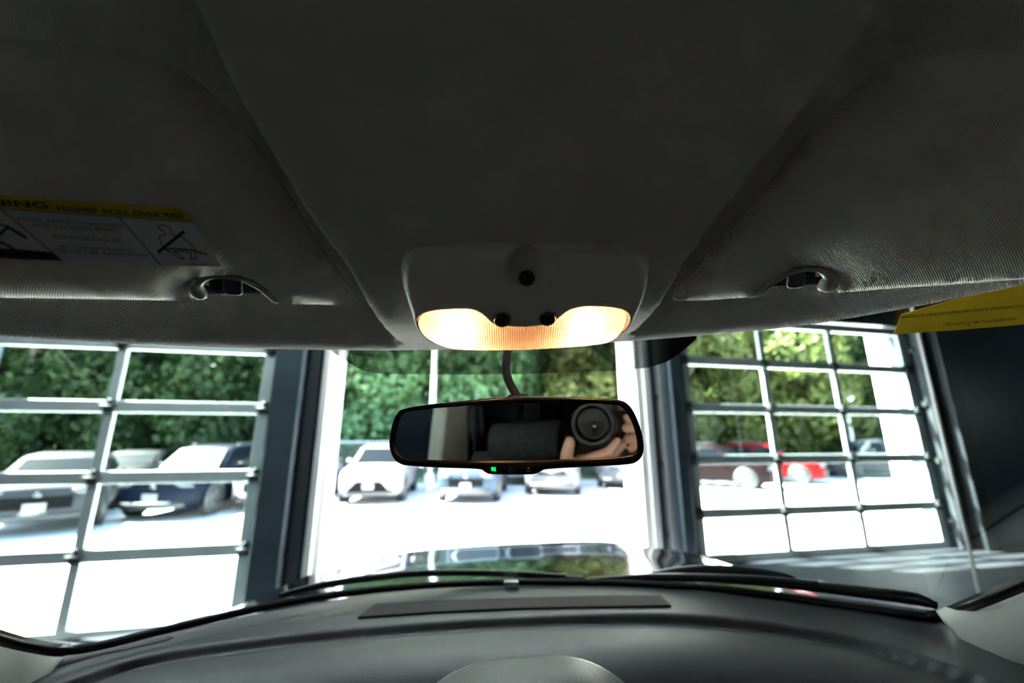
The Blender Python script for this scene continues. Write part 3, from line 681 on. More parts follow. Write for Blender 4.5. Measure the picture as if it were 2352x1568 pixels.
dash = empty('dashboard', mw=CAR); tag(dash, 'grey soft plastic dashboard below the windshield', 'dashboard')
o = mesh('dash_pad', v, f, M_dash, dash)
def on_dash(px, py, dz=.0):
    d = rc(px, py); k0, k1 = .2, 1.5
    for _ in range(60):
        m = (k0 + k1) / 2; q = d * m
        if q.z < dash_z(q.x, q.y) + dz: k1 = m
        else: k0 = m
    return d * k0
def patch(name, pts, m, parent, dz=.0015, th=.002):
    top = [on_dash(a, b, dz) for a, b in pts]; bot = [p - Vector((0, 0, th)) for p in top]; n = len(top)
    return mesh(name, top + bot, [tuple(range(n)), tuple(range(2 * n - 1, n - 1, -1))] + [(i, (i + 1) % n, n + (i + 1) % n, n + i) for i in range(n)], m, parent, smooth=False)
M_vent = noisy(mat('warm grey speaker cloth', (.07, .065, .06), .8), (.022, .020, .018), (.032, .029, .026), 600)
pts = [(822, 1415), (862, 1386), (1000, 1378), (1200, 1372), (1400, 1367), (1516, 1366), (1541, 1388), (1400, 1390), (1200, 1394), (1000, 1403)]
patch('defrost_panel', pts, M_vent, dash)['label'] = 'dark recessed panel in the dash top'
lp = [(1541, 1388), (1400, 1390), (1200, 1394), (1000, 1403), (822, 1415), (822, 1418), (1000, 1406), (1200, 1397), (1400, 1393), (1541, 1391)]
patch('panel_lip', lp, mat('matt black edge', (.004, .004, .004), .9, spec=.1), dash, .0022)
patch('side_vent_slot', [(222, 1500), (300, 1478), (390, 1459), (398, 1463), (385, 1468), (300, 1487), (226, 1503)], M_frit, dash)
patch('corner_sensor', [(1158, 1330), (1190, 1331), (1190, 1337), (1158, 1336)], M_white, dash, .012, .004)
# dash front face closes the pad towards the seats
mb = MB(); mb.box((0, .24, -.75), (1.3, .05, .52)); mb.build('lower_fascia', M_dash2, dash, smooth=False)

# ---- A pillars
def pillar(sgn, line, label):
    """line: points up the glass edge, in car axes"""
    pts = smooth_curve(line, 6); rings = []
    for i, p in enumerate(pts):
        k = i / (len(pts) - 1)
        w = Vector((-.012 * sgn, -.012, -.012)); 
        rings.append([p + Vector((sgn * .012, .02, .005)), p + Vector((0, -.004, -.006)), p + Vector((-sgn * .004, -.045, -.035)), p + Vector((sgn * .02, -.10, -.075)), p + Vector((sgn * .05, -.11, -.08)), p + Vector((sgn * .06, .0, .0))])
    o = MB().loft(rings).build('trim_pillar', M_pillar, mw=CAR); struct(o, label); return o
pl = pillar(-1, [side(150, 1500, -.662), side(0, 1480, -.668), side(-200, 1414, -.668), side(-420, 1345, -.665), Vector((-.655, .30, -.03)), Vector((-.62, .12, .085)), Vector((-.58, -.02, .13))], 'pale grey pillar trim at the lower left corner of the glass')
pl.name = 'trim_7'
pr = pillar(1, [side(2165, 1424, .628), side(2250, 1392, .633), side(2352, 1352, .638), side(2600, 1248, .642), side(2900, 1122, .642), Vector((.63, .20, .02)), Vector((.60, .06, .10)), Vector((.58, -.05, .13))], 'pale grey green pillar trim at the lower right corner of the glass')
pr.name = 'trim_8'
sp_ = [side(2205, 1484, .655), side(2245, 1480, .655), side(2300, 1497, .655), side(2352, 1522, .655), side(2330, 1530, .655), side(2260, 1512, .655)]
mesh('pillar_speaker', sp_ + [p + Vector((-.004, 0, 0)) for p in sp_], [(0, 1, 2, 3, 4, 5), (11, 10, 9, 8, 7, 6)] + [(i, (i + 1) % 6, 6 + (i + 1) % 6, 6 + i) for i in range(6)], M_frit, dash, smooth=False)

def inside(pt, poly):
    x, y = pt; c = False; j = len(poly) - 1
    for i in range(len(poly)):
        if (poly[i][1] > y) != (poly[j][1] > y) and x < (poly[j][0] - poly[i][0]) * (y - poly[i][1]) / (poly[j][1] - poly[i][1]) + poly[i][0]: c = not c
        j = i
    return c
def pdist(pt, poly):
    x, y = pt; b = 1e9
    for i in range(len(poly)):
        x1, y1 = poly[i - 1]; x2, y2 = poly[i]; dx, dy = x2 - x1, y2 - y1; k = max(0, min(1, ((x - x1) * dx + (y - y1) * dy) / (dx * dx + dy * dy + 1e-12)))
        b = min(b, math.hypot(x - x1 - k * dx, y - y1 - k * dy))
    return b
# ---- sun visors
STK = [(-330, 420), (0, 447), (250, 465), (393, 476), (414, 480), (433, 491), (445, 510), (475, 558), (509, 612), (369, 610), (143, 600), (0, 592), (-330, 575)]
def visor(name, label, A, B, C, outline, handle, rodp, flat_=None):
    p0, n = plane3(A, B, C)                           # n points down, into the cabin
    root = empty(name, mw=CAR); tag(root, label, 'sun visor')
    P = lambda x, y, off=0.: onplane(x, y, p0 + n * off, n)
    raw = [P(a, b) for a, b in outline]
    top = smooth_curve(raw, 4, True)
    from mathutils.geometry import delaunay_2d_cdt
    a0 = (B - A).normalized(); b0 = n.cross(a0).normalized(); o0 = p0
    U2 = lambda p: Vector(((p - o0).dot(a0), (p - o0).dot(b0)))
    poly = [U2(p) for p in top]; npo = len(poly)
    us = [p.x for p in poly]; ws_ = [p.y for p in poly]; pts2 = list(poly); st_ = .0055
    pl_t = [(p.x, p.y) for p in poly]; dist = [0.] * npo
    for iu in range(int((max(us) - min(us)) / st_)):
        for iw in range(int((max(ws_) - min(ws_)) / st_)):
            q = (min(us) + st_ * (iu + .5 * (iw % 2)), min(ws_) + st_ * iw)
            if inside(q, pl_t):
                d_ = pdist(q, pl_t)
                if d_ > .0025: pts2.append(Vector(q)); dist.append(d_)
    r_ = delaunay_2d_cdt(pts2, [(k, (k + 1) % npo) for k in range(npo)], [], 1, 1e-7)
    vo, fo, orig = r_[0], r_[2], r_[3]
    dd = []
    for k, q in enumerate(vo): dd.append(dist[orig[k][0]] if orig[k] else 0.)
    PUFF = .015
    fl = [(U2(P(a, b)).x, U2(P(a, b)).y) for a, b in flat_] if flat_ else None
    def drop(d_, q):
        k = 1.
        if fl: k = 0. if inside((q.x, q.y), fl) else min(1, pdist((q.x, q.y), fl) / .009)
        return .0045 * (1 - min(1, d_ / .006)) ** 2 + .0105 * k * (1 - min(1, d_ / .05)) ** 2
    f = [tuple(t_) for t_ in fo]
    hh_ = [drop(dd[k], q) for k, q in enumerate(vo)]; nb_ = [set() for _ in vo]
    for t_ in f:
        for a_i in t_: nb_[a_i].update(t_)
    for _ in range(7):
        hh_ = [hh_[k] if dd[k] < .004 else .4 * hh_[k] + .6 * sum(hh_[q] for q in nb_[k]) / len(nb_[k]) for k in range(len(vo))]
    v = [o0 + a0 * q.x + b0 * q.y + n * (PUFF - hh_[k]) for k, q in enumerate(vo)]
    bi = {}
    for k in range(len(vo)):
        if orig[k] and orig[k][0] < npo: bi[orig[k][0]] = k
    nb = len(v); bl_ = [bi.get(k) for k in range(npo)]; bl_ = [b_ for b_ in bl_ if b_ is not None]
    v += [v[b_] - n * .004 for b_ in bl_]; m_ = len(bl_)
    for k in range(m_): f.append((bl_[k], bl_[(k + 1) % m_], nb + (k + 1) % m_, nb + k))
    f.append(tuple(nb + k for k in range(m_)))
    o = mesh('visor_panel', v, f, M_visor, root); autosmooth(o, 60)
    hp = [P(a, b, .0005) - n * .001 for a, b, r_ in handle]; rad = [P(a, b).length * r_ / FPX * .9 for a, b, r_ in handle]
    hs = smooth_curve(hp, 5); hr = []
    for i in range(len(rad) - 1):
        for k in range(5): hr.append(rad[i] + (rad[i + 1] - rad[i]) * k / 5)
    hr.append(rad[-1]); MB().tube(hs, hr, 14).build('grip_trim', M_satin, root)['label'] = 'curved grey plastic grip edge'
    rr = [P(a, b, -.008) for a, b in rodp]; MB().tube(rr, .0035, 8).build('pivot_rod', M_dkpl, root)
    return root, P, p0, n
AL, BL, CL = [q * 1.03 for q in (Vector((-.12, .36, .125)), Vector((-.33, .27, .107)), Vector((-.246, .18, .21)))]
outL = [(-420, 90), (-150, 82), (0, 88), (150, 98), (300, 122), (400, 158), (480, 210), (552, 282), (624, 388), (688, 490), (750, 588), (800, 655), (818, 685), (816, 697), (790, 700), (720, 699), (662, 697), (641, 692),
        (628, 678), (606, 658), (572, 640), (530, 630), (490, 628), (456, 635), (436, 648), (430, 664), (436, 679), (440, 690), (410, 690), (200, 686), (0, 683), (-250, 679), (-420, 676)]
hanL = [(638, 695, 3), (627, 688, 6), (612, 674, 7), (592, 659, 6.5), (560, 644, 6), (522, 635.5, 5.5), (490, 635, 6.5), (464, 641, 9), (450, 653, 12.5), (452, 667, 14), (460, 678, 13), (463, 684, 10)]
visL, PL, pL0, nL = visor('sun_visor', 'left grey cloth sun visor carrying the yellow and white warning sticker', AL, BL, CL, outL, hanL, [(470, 665), (620, 665)], STK)
AR, BR, CRt = [q * 1.03 for q in (Vector((.17, .372, .125)), Vector((.375, .270, .099)), Vector((.308, .185, .21)))]
outR = [(2780, 90), (2500, 92), (2352, 102), (2250, 112), (2150, 130), (2060, 155), (1985, 192), (1925, 245), (1858, 315), (1775, 410), (1688, 514), (1612, 602), (1554, 662), (1547, 688), (1600, 690), (1680, 685), (1720, 681),
        (1745, 664), (1775, 642), (1810, 622), (1850, 611), (1890, 612), (1917, 624), (1925, 640), (1918, 656), (1903, 672), (1940, 671), (2050, 662), (2200, 652), (2352, 640), (2550, 625), (2780, 605)]
hanR = [(1724, 682, 3), (1738, 677, 6), (1756, 663, 7), (1780, 646, 6.5), (1812, 629, 6), (1848, 619.5, 5.5), (1876, 619, 6.5), (1896, 626, 9), (1906, 638, 12.5), (1900, 652, 14), (1893, 662, 13), (1890, 667, 10)]
visR, PR2, pR0, nR = visor('sun_visor', 'right plain grey cloth sun visor without a sticker', AR, BR, CRt, outR, hanR, [(1745, 648), (1890, 644)])
def clip(P, n, pts, lab, bar):
    t = empty('visor_clip', mw=CAR); tag(t, lab, 'visor clip')
    q = [P(a, b, .001) for a, b in pts]; k = len(q)
    o = mesh('clip_block', q + [p - n * .012 for p in q], [tuple(range(k)), tuple(range(2 * k - 1, k - 1, -1))] + [(i, (i + 1) % k, k + (i + 1) % k, k + i) for i in range(k)], M_clip, t); bevel(o, .002, 3)
    q = [P(a, b, -.004) for a, b in bar]; k = len(q)
    o = mesh('clip_base', q + [p - n * .02 for p in q], [tuple(range(k)), tuple(range(2 * k - 1, k - 1, -1))] + [(i, (i + 1) % k, k + (i + 1) % k, k + i) for i in range(k)], M_dkpl, t, smooth=False)
    bevel(o, .001, 2)
M_clip = mat('clip plastic', (.10, .10, .10), .38)
clip(PL, nL, [(510, 632), (511, 668), (518, 677), (528, 680), (553, 680), (559, 674), (556, 664), (556, 636)], 'small dark clip block holding the left visor', [(478, 640), (482, 671), (612, 673), (590, 650)])
clip(PR2, nR, [(1853, 616), (1851, 652), (1846, 660), (1832, 663), (1811, 664), (1806, 657), (1808, 648), (1808, 630)], 'small dark clip block holding the right visor', [(1874, 622), (1872, 652), (1762, 659), (1790, 640)])

# ---- warning sticker on the left visor
stk = 'warning_sticker'
M_sty = mat('sticker yellow', (.62, .50, .02), .35); M_stw = mat('sticker white', (.62, .64, .68), .35); M_ink = mat('black ink', (.012, .012, .012), .6); M_inkg = mat('grey ink', (.06, .06, .065), .6)
def flat(name, polys, m, parent, off, P, th=.0002):
    v = []; f = []
    for pl_ in polys:
        q = [P(a, b, off + .0151) for a, b in pl_]; k = len(v); n = len(q); v += q; f.append(tuple(range(k, k + n)))
    return mesh(name, v, f, m, parent, smooth=False)
sk = flat('warning_sticker', [[(-330, 420), (0, 447), (250, 465), (393, 476), (414, 480), (433, 491), (445, 510), (475, 558), (509, 612), (369, 610), (143, 600), (0, 592), (-330, 575)]], M_stw, visL, .0006, PL)
sk['label'] = 'white sticker with a yellow warning band'
flat('yellow_band', [[(-330, 420), (0, 447), (250, 465), (393, 476), (414, 480), (433, 491), (445, 510), (200, 493), (0, 478), (-330, 453)]], M_sty, sk, .0009, PL)
def strokes(pts, w):
    out = []
    for (a, b) in zip(pts, pts[1:]):
        d = Vector((b[0] - a[0], b[1] - a[1])); l = d.length or 1; p = Vector((-d.y, d.x)) / l * w / 2; e = d / l * w * .25
        out.append([(a[0] - e.x + p.x, a[1] - e.y + p.y), (b[0] + e.x + p.x, b[1] + e.y + p.y), (b[0] + e.x - p.x, b[1] + e.y - p.y), (a[0] - e.x - p.x, a[1] - e.y - p.y)])
    return out
z_ = lambda L: [(a / 4.2, 430 + b / 4.2) for a, b in L]
flat('divider_lines', strokes([(0, 478), (143, 599)], 2.6) + strokes([(274, 499), (370, 610)], 2.4) + strokes([(-330, 453), (0, 478), (200, 493), (445, 510)], 1.6), M_ink, sk, .0011, PL)
body_ = z_([(1590, 440), (1545, 405), (1522, 380), (1545, 365), (1600, 370), (1648, 405), (1652, 445), (1692, 467), (1770, 487), (1865, 575), (1892, 625), (1888, 690), (1838, 688), (1852, 632), (1760, 615), (1672, 612), (1780, 690), (1722, 680), (1622, 612), (1568, 572), (1532, 472), (1602, 458), (1590, 440)])
flat('buckle_pictogram', strokes(body_, 2.2) + strokes(z_([(1530, 622), (1772, 428)]), 7.5) + strokes(z_([(1600, 598), (1700, 590), (1850, 607), (1995, 645)]), 3), M_ink, sk, .0012, PL)
flat('rollover_pictogram', strokes([(-30, 560), (-8, 545), (19, 520)], 7) + strokes([(18, 521), (60, 546)], 6.5) + strokes([(3, 556), (36, 574)], 5) + strokes([(-8, 512), (18, 520)], 4) + strokes([(-10, 560), (8, 556)], 5) + strokes([(-60, 520), (-20, 540), (-30, 560)], 4)
     + [[(-330, 552), (0, 570), (121, 579), (143, 599), (0, 592), (-330, 575)]], M_ink, sk, .0011, PL)
def words(txt, a, b, cap, m, parent, P, n, name='lettering', off=.0163, flip=False, bold=0.):
    """text whose baseline runs from pixel a to pixel b on the plane"""
    cu = bpy.data.curves.new(name, 'FONT'); cu.body = txt; cu.size = 1; cu.offset = bold; cu.fill_mode = 'FRONT'
    o = bpy.data.objects.new(name, cu); col.objects.link(o); cu.materials.append(m)
    bpy.context.view_layer.update(); dg_ = bpy.context.evaluated_depsgraph_get()
    me = bpy.data.meshes.new_from_object(o.evaluated_get(dg_)); bpy.data.objects.remove(o); me.name = name
    W = max(q.co.x for q in me.vertices); o = bpy.data.objects.new(name, me); col.objects.link(o)
    pa, pb = P(*a, off), P(*b, off); ex = (pb - pa); Lx = ex.length; ex.normalize(); ez = n; ey = ez.cross(ex).normalized()
    pc = P(a[0], a[1] - cap, off); k = abs((pc - pa).dot(ey)) / .72
    sx = Lx / W
    Mx = Matrix(((ex.x * sx, ey.x * k, ez.x, pa.x), (ex.y * sx, ey.y * k, ez.y, pa.y), (ex.z * sx, ey.z * k, ez.z, pa.z), (0, 0, 0, 1)))
    o.parent = parent; o.matrix_local = Mx
    return o
words('WARNING', (-165, 461), (112, 479), 15.5, M_ink, sk, PL, nL, bold=.025)
words(': HIGHER ROLL OVER RISK', (116, 482), (424, 502), 11.5, M_ink, sk, PL, nL, bold=.012)
for t_, a, b in (('AVOID ABRUPT MANEUVERS', (39, 506), (283, 523)), ('AND EXCESSIVE SPEED.', (76, 520), (271, 533)), ('ALWAYS BUCKLE UP.', (121, 547), (281, 557)), ("SEE OWNER'S MANUAL", (135, 570), (314, 580)), ('FOR FURTHER INFORMATION.', (124, 579), (344, 591))):
    words(t_, a, b, 8.6, M_ink, sk, PL, nL, bold=.0)
words('154AB', (433, 609), (476, 610), 6, M_ink, sk, PL, nL)

# ---- yellow tag on the right of the windshield
def planeW(px, py, off=0.): return onplane(px, py, pW + nW * off, nW)
w1, w2, w3 = on_ws(2060, 745, .010), on_ws(2330, 740, .010), on_ws(2200, 790, .010)
pW, nW = plane3(w1, w2, w3)
if nW.dot(w1) > 0: nW = -nW
tgp = [(2052, 768), (2070, 722), (2200, 686), (2352, 645), (2500, 615), (2500, 728), (2352, 745), (2200, 758)]
q = [planeW(a, b) for a, b in tgp]
yt = mesh('yellow_tag', q + [p - nW * .0006 for p in q], [tuple(range(8)), tuple(range(15, 7, -1))] + [(i, (i + 1) % 8, 8 + (i + 1) % 8, 8 + i) for i in range(8)], mat('yellow paper', (.60, .40, .005), .6), mw=CAR, smooth=False)
tag(yt, 'yellow printed paper tag behind the top right of the windshield', 'paper tag')
M_inkb = mat('brown print', (.16, .11, .02), .7)
words('be removed except by customer. Vehicle may not', (2350, 699), (2070, 742 - 16), 9, M_inkb, yt, planeW, nW, 'print', .0008)
words('equipment, or Passenger', (2335, 729), (2162, 744), 9, M_inkb, yt, planeW, nW, 'print', .0008)

# ---- overhead console with the map lamps
CP = Vector((.03, .2925, .142)); CF = Vector((.03, .387, .0842)); cn = Vector((1, 0, 0)).cross(CF - CP).normalized()
if cn.z > 0: cn = -cn
con = empty('map_light_console', mw=CAR); tag(con, 'grey overhead console with two lit map lamps above the mirror', 'overhead light')
CO = lambda x, y, off=0.: onplane(x, y, CP + cn * off, cn)
cout = [(912, 640), (913, 615), (925, 594), (950, 582), (1000, 577), (1100, 572), (1200, 570), (1300, 571), (1400, 574), (1460, 579), (1492, 593), (1504, 615), (1503, 645), (1494, 685), (1480, 720), (1462, 750), (1435, 775), (1395, 790), (1330, 799), (1200, 806), (1080, 808), (1015, 804), (975, 790), (950, 765), (933, 722), (919, 680)]
oc = smooth_curve([CO(a, b) for a, b in cout], 8, True)
cc = CO(1207, 690); ex = Vector((1, 0, 0)); ey = cn.cross(ex)
def uv(p): q = p - cc; return q.dot(ex), q.dot(ey)
lens_px = [(957, 745), (962, 729), (976, 718), (1000, 712), (1040, 709), (1078, 709), (1100, 716), (1116, 728), (1130, 741), (1148, 746), (1200, 749), (1258, 744), (1275, 736), (1292, 722), (1312, 710), (1345, 703), (1390, 704), (1425, 709), (1441, 720), (1443, 737), (1432, 762), (1410, 783), (1380, 792), (1310, 799), (1200, 805), (1090, 806), (1030, 801), (990, 786), (967, 768)]
lens_o = smooth_curve([CO(a, b) for a, b in lens_px], 4, True); lens_uv = [uv(p) for p in lens_o]
mic_u, mic_v = uv(CO(1212, 622)); pit_u, pit_v = uv(CO(1211, 648)); px_m = CO(1200, 650).length / FPX
def con_h(u, v_, rho):
    e = (1 - rho)                                      # rounded rim, sinking to the headliner
    h = -.017 * (1 - min(1, e / .09)) ** 2.2
    du, dv = (u - mic_u) / (56 * px_m), (v_ - mic_v) / (48 * px_m)
    rr = math.sqrt(du * du + (max(dv * DVS, 0)) ** 2 * 1.0 + (min(dv * DVS, 0) * .7) ** 2)
    h -= .014 * (1 - sst(.55, 1.02, rr))
    ins = inside((u, v_), lens_uv); d = pdist((u, v_), lens_uv)
    if ins: h -= .012 * sst(.0005, .003, d)
    else: h += .0022 * math.exp(-((d - .0022) / .0022) ** 2)
    return h
DVS = 1 if uv(CO(1212, 700))[1] > mic_v else -1
na = len(oc); nr = 56; v = [cc + cn * con_h(0, 0, 0)]; f = []
for j in range(1, nr + 1):
    rho = (j / nr); rho = 1 - (1 - rho) ** 1.15
    for i in range(na):
        p = cc + (oc[i] - cc) * rho; u, w = uv(p); v.append(p + cn * con_h(u, w, rho))
for i in range(na):
    f.append((0, 1 + i, 1 + (i + 1) % na))
    for j in range(nr - 1): a = 1 + j * na; f.append((a + i, a + na + i, a + na + (i + 1) % na, a + (i + 1) % na))
last = 1 + (nr - 1) * na; k0 = len(v)
for i in range(na): v.append(oc[i] + (oc[i] - cc) * .004 - cn * .034)
for i in range(na): f.append((last + i, k0 + i, k0 + (i + 1) % na, last + (i + 1) % na))
mesh('console_body', v, f, M_plastic, con)
# lamp: reflector, bulbs, ribbed lens
lc = uv(CO(1200, 770))
def ringset(poly3, center, steps):
    vv = []; ff = []; n = len(poly3)
    for (k, off) in steps: vv += [center + (p - center) * k + cn * off for p in poly3]
    for j in range(len(steps) - 1):
        for i in range(n): ff.append((j * n + i, (j + 1) * n + i, (j + 1) * n + (i + 1) % n, j * n + (i + 1) % n))
    ff.append(tuple((len(steps) - 1) * n + i for i in range(n))); return vv, ff
ctr = CO(1200, 772)
vv, ff = ringset(lens_o, ctr, [(.985, -.001), (.975, -.009), (.95, -.0108)])
lamp = mesh('reflector', vv, ff, mat('lamp reflector', (.86, .68, .50), .35, metal=.0), con); autosmooth(lamp)
M_bulb = mat('warm lamp filament glow', (1, .8, .6), emit=(1., .60, .33), es=14)
for bx, by in ((1052, 757), (1345, 751)):
    c_ = CO(bx, by, -.006); b = MB(); b.tube([c_ - ex * .009, c_ - ex * .007, c_ + ex * .007, c_ + ex * .009], [.001, .0028, .0028, .001], 12); b.build('bulb', M_bulb, con)
m = bpy.data.materials.new('ribbed lamp lens'); m.use_nodes = True; t = m.node_tree; t.nodes.clear()
out = nd(m, 'ShaderNodeOutputMaterial'); tr = nd(m, 'ShaderNodeBsdfTransparent'); tr.inputs[0].default_value = (1, .9, .78, 1)
tl = nd(m, 'ShaderNodeBsdfTranslucent'); tl.inputs[0].default_value = (1, .84, .70, 1); gl = nd(m, 'ShaderNodeBsdfGlossy'); gl.inputs['Roughness'].default_value = .12
tc = nd(m, 'ShaderNodeTexCoord'); sp = nd(m, 'ShaderNodeSeparateXYZ'); t.links.new(tc.outputs['Object'], sp.inputs[0])
def sn(sock, k):
    a = nd(m, 'ShaderNodeMath', operation='MULTIPLY'); t.links.new(sock, a.inputs[0]); a.inputs[1].default_value = k
    b = nd(m, 'ShaderNodeMath', operation='SINE'); t.links.new(a.outputs[0], b.inputs[0]); return b.outputs[0]
s1 = sn(sp.outputs[0], 2 * math.pi / .0021); s2 = sn(sp.outputs[1], 2 * math.pi / .0021)
sm_ = nd(m, 'ShaderNodeMath', operation='MULTIPLY_ADD'); t.links.new(s2, sm_.inputs[0]); sm_.inputs[1].default_value = .5; t.links.new(s1, sm_.inputs[2])
bp = nd(m, 'ShaderNodeBump'); bp.inputs['Strength'].default_value = 1; bp.inputs['Distance'].default_value = .0006; t.links.new(sm_.outputs[0], bp.inputs['Height'])
for q in (tl, gl): t.links.new(bp.outputs[0], q.inputs['Normal'])
mr = nd(m, 'ShaderNodeMapRange'); mr.inputs[1].default_value = -1.2; mr.inputs[2].default_value = 1.2; mr.inputs[3].default_value = .25; mr.inputs[4].default_value = .8; t.links.new(sm_.outputs[0], mr.inputs[0])
m1 = nd(m, 'ShaderNodeMixShader'); t.links.new(mr.outputs[0], m1.inputs[0]); t.links.new(tr.outputs[0], m1.inputs[1]); t.links.new(tl.outputs[0], m1.inputs[2])
m2 = nd(m, 'ShaderNodeMixShader'); m2.inputs[0].default_value = .10; t.links.new(m1.outputs[0], m2.inputs[1]); t.links.new(gl.outputs[0], m2.inputs[2]); t.links.new(m2.outputs[0], out.inputs[0])
vv, ff = ringset(lens_o, ctr, [(1.0, -.005), (1.0, -.0022), (.985, -.0008), (.96, -.0004)])
ln = mesh('lamp_lens', vv, ff, m, con); ln['label'] = 'ribbed clear lens glowing warm'; autosmooth(ln)
for bx, by in ((1153, 731), (1257, 728)):
    c_ = CO(bx, by); b = MB(); b.tube([c_ - cn * .004, c_ + cn * .003, c_ + cn * .0048, c_ + cn * .005], [.0075, .0075, .0062, .003], 24); b.build('push_button', M_black, con)
    b = MB(); rg = []
    for k in range(25):
        a = 2 * math.pi * k / 24; d = ex * math.cos(a) + ey * math.sin(a); rg.append([c_ + d * .0083 + cn * .0005, c_ + d * .0077 + cn * .0022, c_ + d * .0073 + cn * .0005])
    b.loft(rg, cap=False); b.build('button_ring', M_satin, con)
c_ = CO(1211, 649); b = MB(); b.sphere(c_ - cn * .006, .0068, 20, 14); b.build('microphone_dome', M_black, con)

# ---- rear view mirror
nM = -rc(1360, 970).normalized(); p0M = rc(1187, 990) * .40
MP = lambda x, y, off=0.: onplane(x, y, p0M + nM * off, nM)
bz = [(928, 938), (985, 928), (1068, 919), (1172, 911), (1277, 911), (1366, 914), (1415, 917), (1438, 924), (1456, 945), (1472, 983), (1479, 1018), (1478, 1042), (1464, 1060), (1440, 1067), (1366, 1071), (1262, 1077), (1243, 1082), (1229, 1088), (1200, 1090), (1130, 1089), (1113, 1084), (1096, 1077), (1009, 1074), (949, 1071), (922, 1067), (905, 1054), (896, 1032), (895, 1007), (902, 972), (912, 950)]
gz = [(938, 945), (985, 939), (1068, 932), (1172, 926), (1306, 925), (1400, 928), (1425, 933), (1441, 950), (1456, 983), (1463, 1018), (1460, 1035), (1446, 1045), (1400, 1050), (1306, 1054), (1200, 1057), (1128, 1058), (1020, 1057), (940, 1053), (920, 1045), (909, 1028), (909, 1005), (915, 972), (924, 952)]
mir = empty('rearview_mirror', mw=CAR); tag(mir, 'black framed rear view mirror with a green indicator light, hanging under the lit lamps', 'mirror')
outer = smooth_curve([MP(a, b) for a, b in bz], 5, True); mc = MP(1187, 995)
nO = len(outer); steps = [(.955, .0005), (.972, .0022), (.985, .003), (.995, .0022), (1.0, -.001), (1.0, -.010), (.96, -.018), (.8, -.026), (.4, -.033)]
def inset(poly, d):
    n = len(poly); out = []
    for i in range(n):
        tg = (poly[(i + 1) % n] - poly[i - 1]).normalized(); nn = nM.cross(tg).normalized()
        if nn.dot(mc - poly[i]) < 0 and abs(nn.dot((mc - poly[i]).normalized())) > .3: nn = -nn
        out.append(poly[i] + nn * d)
    return out
sgn_in = 1
v = []; f = []
tgt = smooth_curve([MP(a, b) for a, b in gz], 5, True)
def nearest_on(poly, p):
    best = None; bd = 1e9
    for i in range(len(poly)):
        a, b = poly[i - 1], poly[i]; ab = b - a; k = max(0, min(1, (p - a).dot(ab) / (ab.length_squared + 1e-12))); q = a + ab * k
        d = (q - p).length
        if d < bd: bd = d; best = q
    return best
near = [nearest_on(tgt, p) for p in outer]
bst = [(1., -.0010), (1., .0008), (.85, .0022), (.5, .0030), (.15, .0022), (0., -.001)]
for k, off in bst: v += [outer[i].lerp(near[i], k) + nM * off for i in range(nO)]
for s_, off in ((1., -.010), (.965, -.017), (.85, -.023), (.45, -.030)): v += [mc + (p - mc) * s_ + nM * off for p in outer]
nl = len(bst) + 4
for j in range(nl - 1):
    for i in range(nO): f.append((j * nO + i, (j + 1) * nO + i, (j + 1) * nO + (i + 1) % nO, j * nO + (i + 1) % nO))
f.append(tuple((nl - 1) * nO + i for i in range(nO)))
mesh('mirror_housing', v, f, M_bezel, mir)
big = [mc + (p - mc) * 1.01 + nM * .0001 for p in tgt]
mesh('mirror_glass', big, [tuple(range(len(big)))], mat('dimmed mirror', (.62, .63, .62), .012, metal=1.), mir, smooth=False)
def pix_poly(name, pts, m, off=.0036):
    q = [MP(a, b, off) for a, b in pts]; k = len(q)
    return mesh(name, q + [p - nM * .0015 for p in q], [tuple(range(k)), tuple(range(2 * k - 1, k - 1, -1))] + [(i, (i + 1) % k, k + (i + 1) % k, k + i) for i in range(k)], m, mir, smooth=False)
pix_poly('indicator_light', [(1128, 1073), (1138, 1073), (1138.5, 1082), (1129, 1081)], mat('green indicator', (.0, .5, .05), emit=(.0, 1, .03), es=.3))
M_icon = mat('faint grey print', (.09, .08, .08), .5)
cM = MP(1172, 1080, .0036); mb = MB(); exm = (MP(1182, 1080) - MP(1172, 1080)).normalized(); eym = nM.cross(exm)
ring = []
for k in range(19):
    a = math.pi * .5 + .5 + (2 * math.pi - 1.) * k / 18; d = exm * math.cos(a) + eym * math.sin(a); ring.append(cM + d * .0019)
mb.tube(ring, .00022, 6); mb.tube([cM + eym * .0005, cM + eym * .0024], .00022, 6); mb.build('power_symbol', M_icon, mir)
mb = MB(); cI = MP(1214, 1078, .0034); mb.sphere(cI + eym * .001, (.0011, .0011, .0011), 10, 6); mb.tube([cI - exm * .0016 - eym * .0016, cI + exm * .0016 - eym * .0016], .0008, 8); mb.build('sensor_symbol', M_icon, mir)
# stem up to the glass button
st_ = [rc(1196, 925) * .425, rc(1184, 905) * .428, rc(1170, 880) * .432, rc(1162, 850) * .436, rc(1165, 815) * .440, rc(1168, 780) * .455, on_ws(1170, 740, .004)]
sm = smooth_curve(st_, 6); MB().tube(sm, [.0046] * len(sm), 14).build('mirror_stem', M_rubber, mir)
b = MB(); b.sphere(rc(1190, 915) * .43, (.014, .010, .006), 14, 8); b.build('ball_joint', M_black, mir)
b = MB(); q = on_ws(1170, 735, .004); b.sphere(q, (.014, .010, .012), 14, 8); b.build('mount_button', M_black, mir)

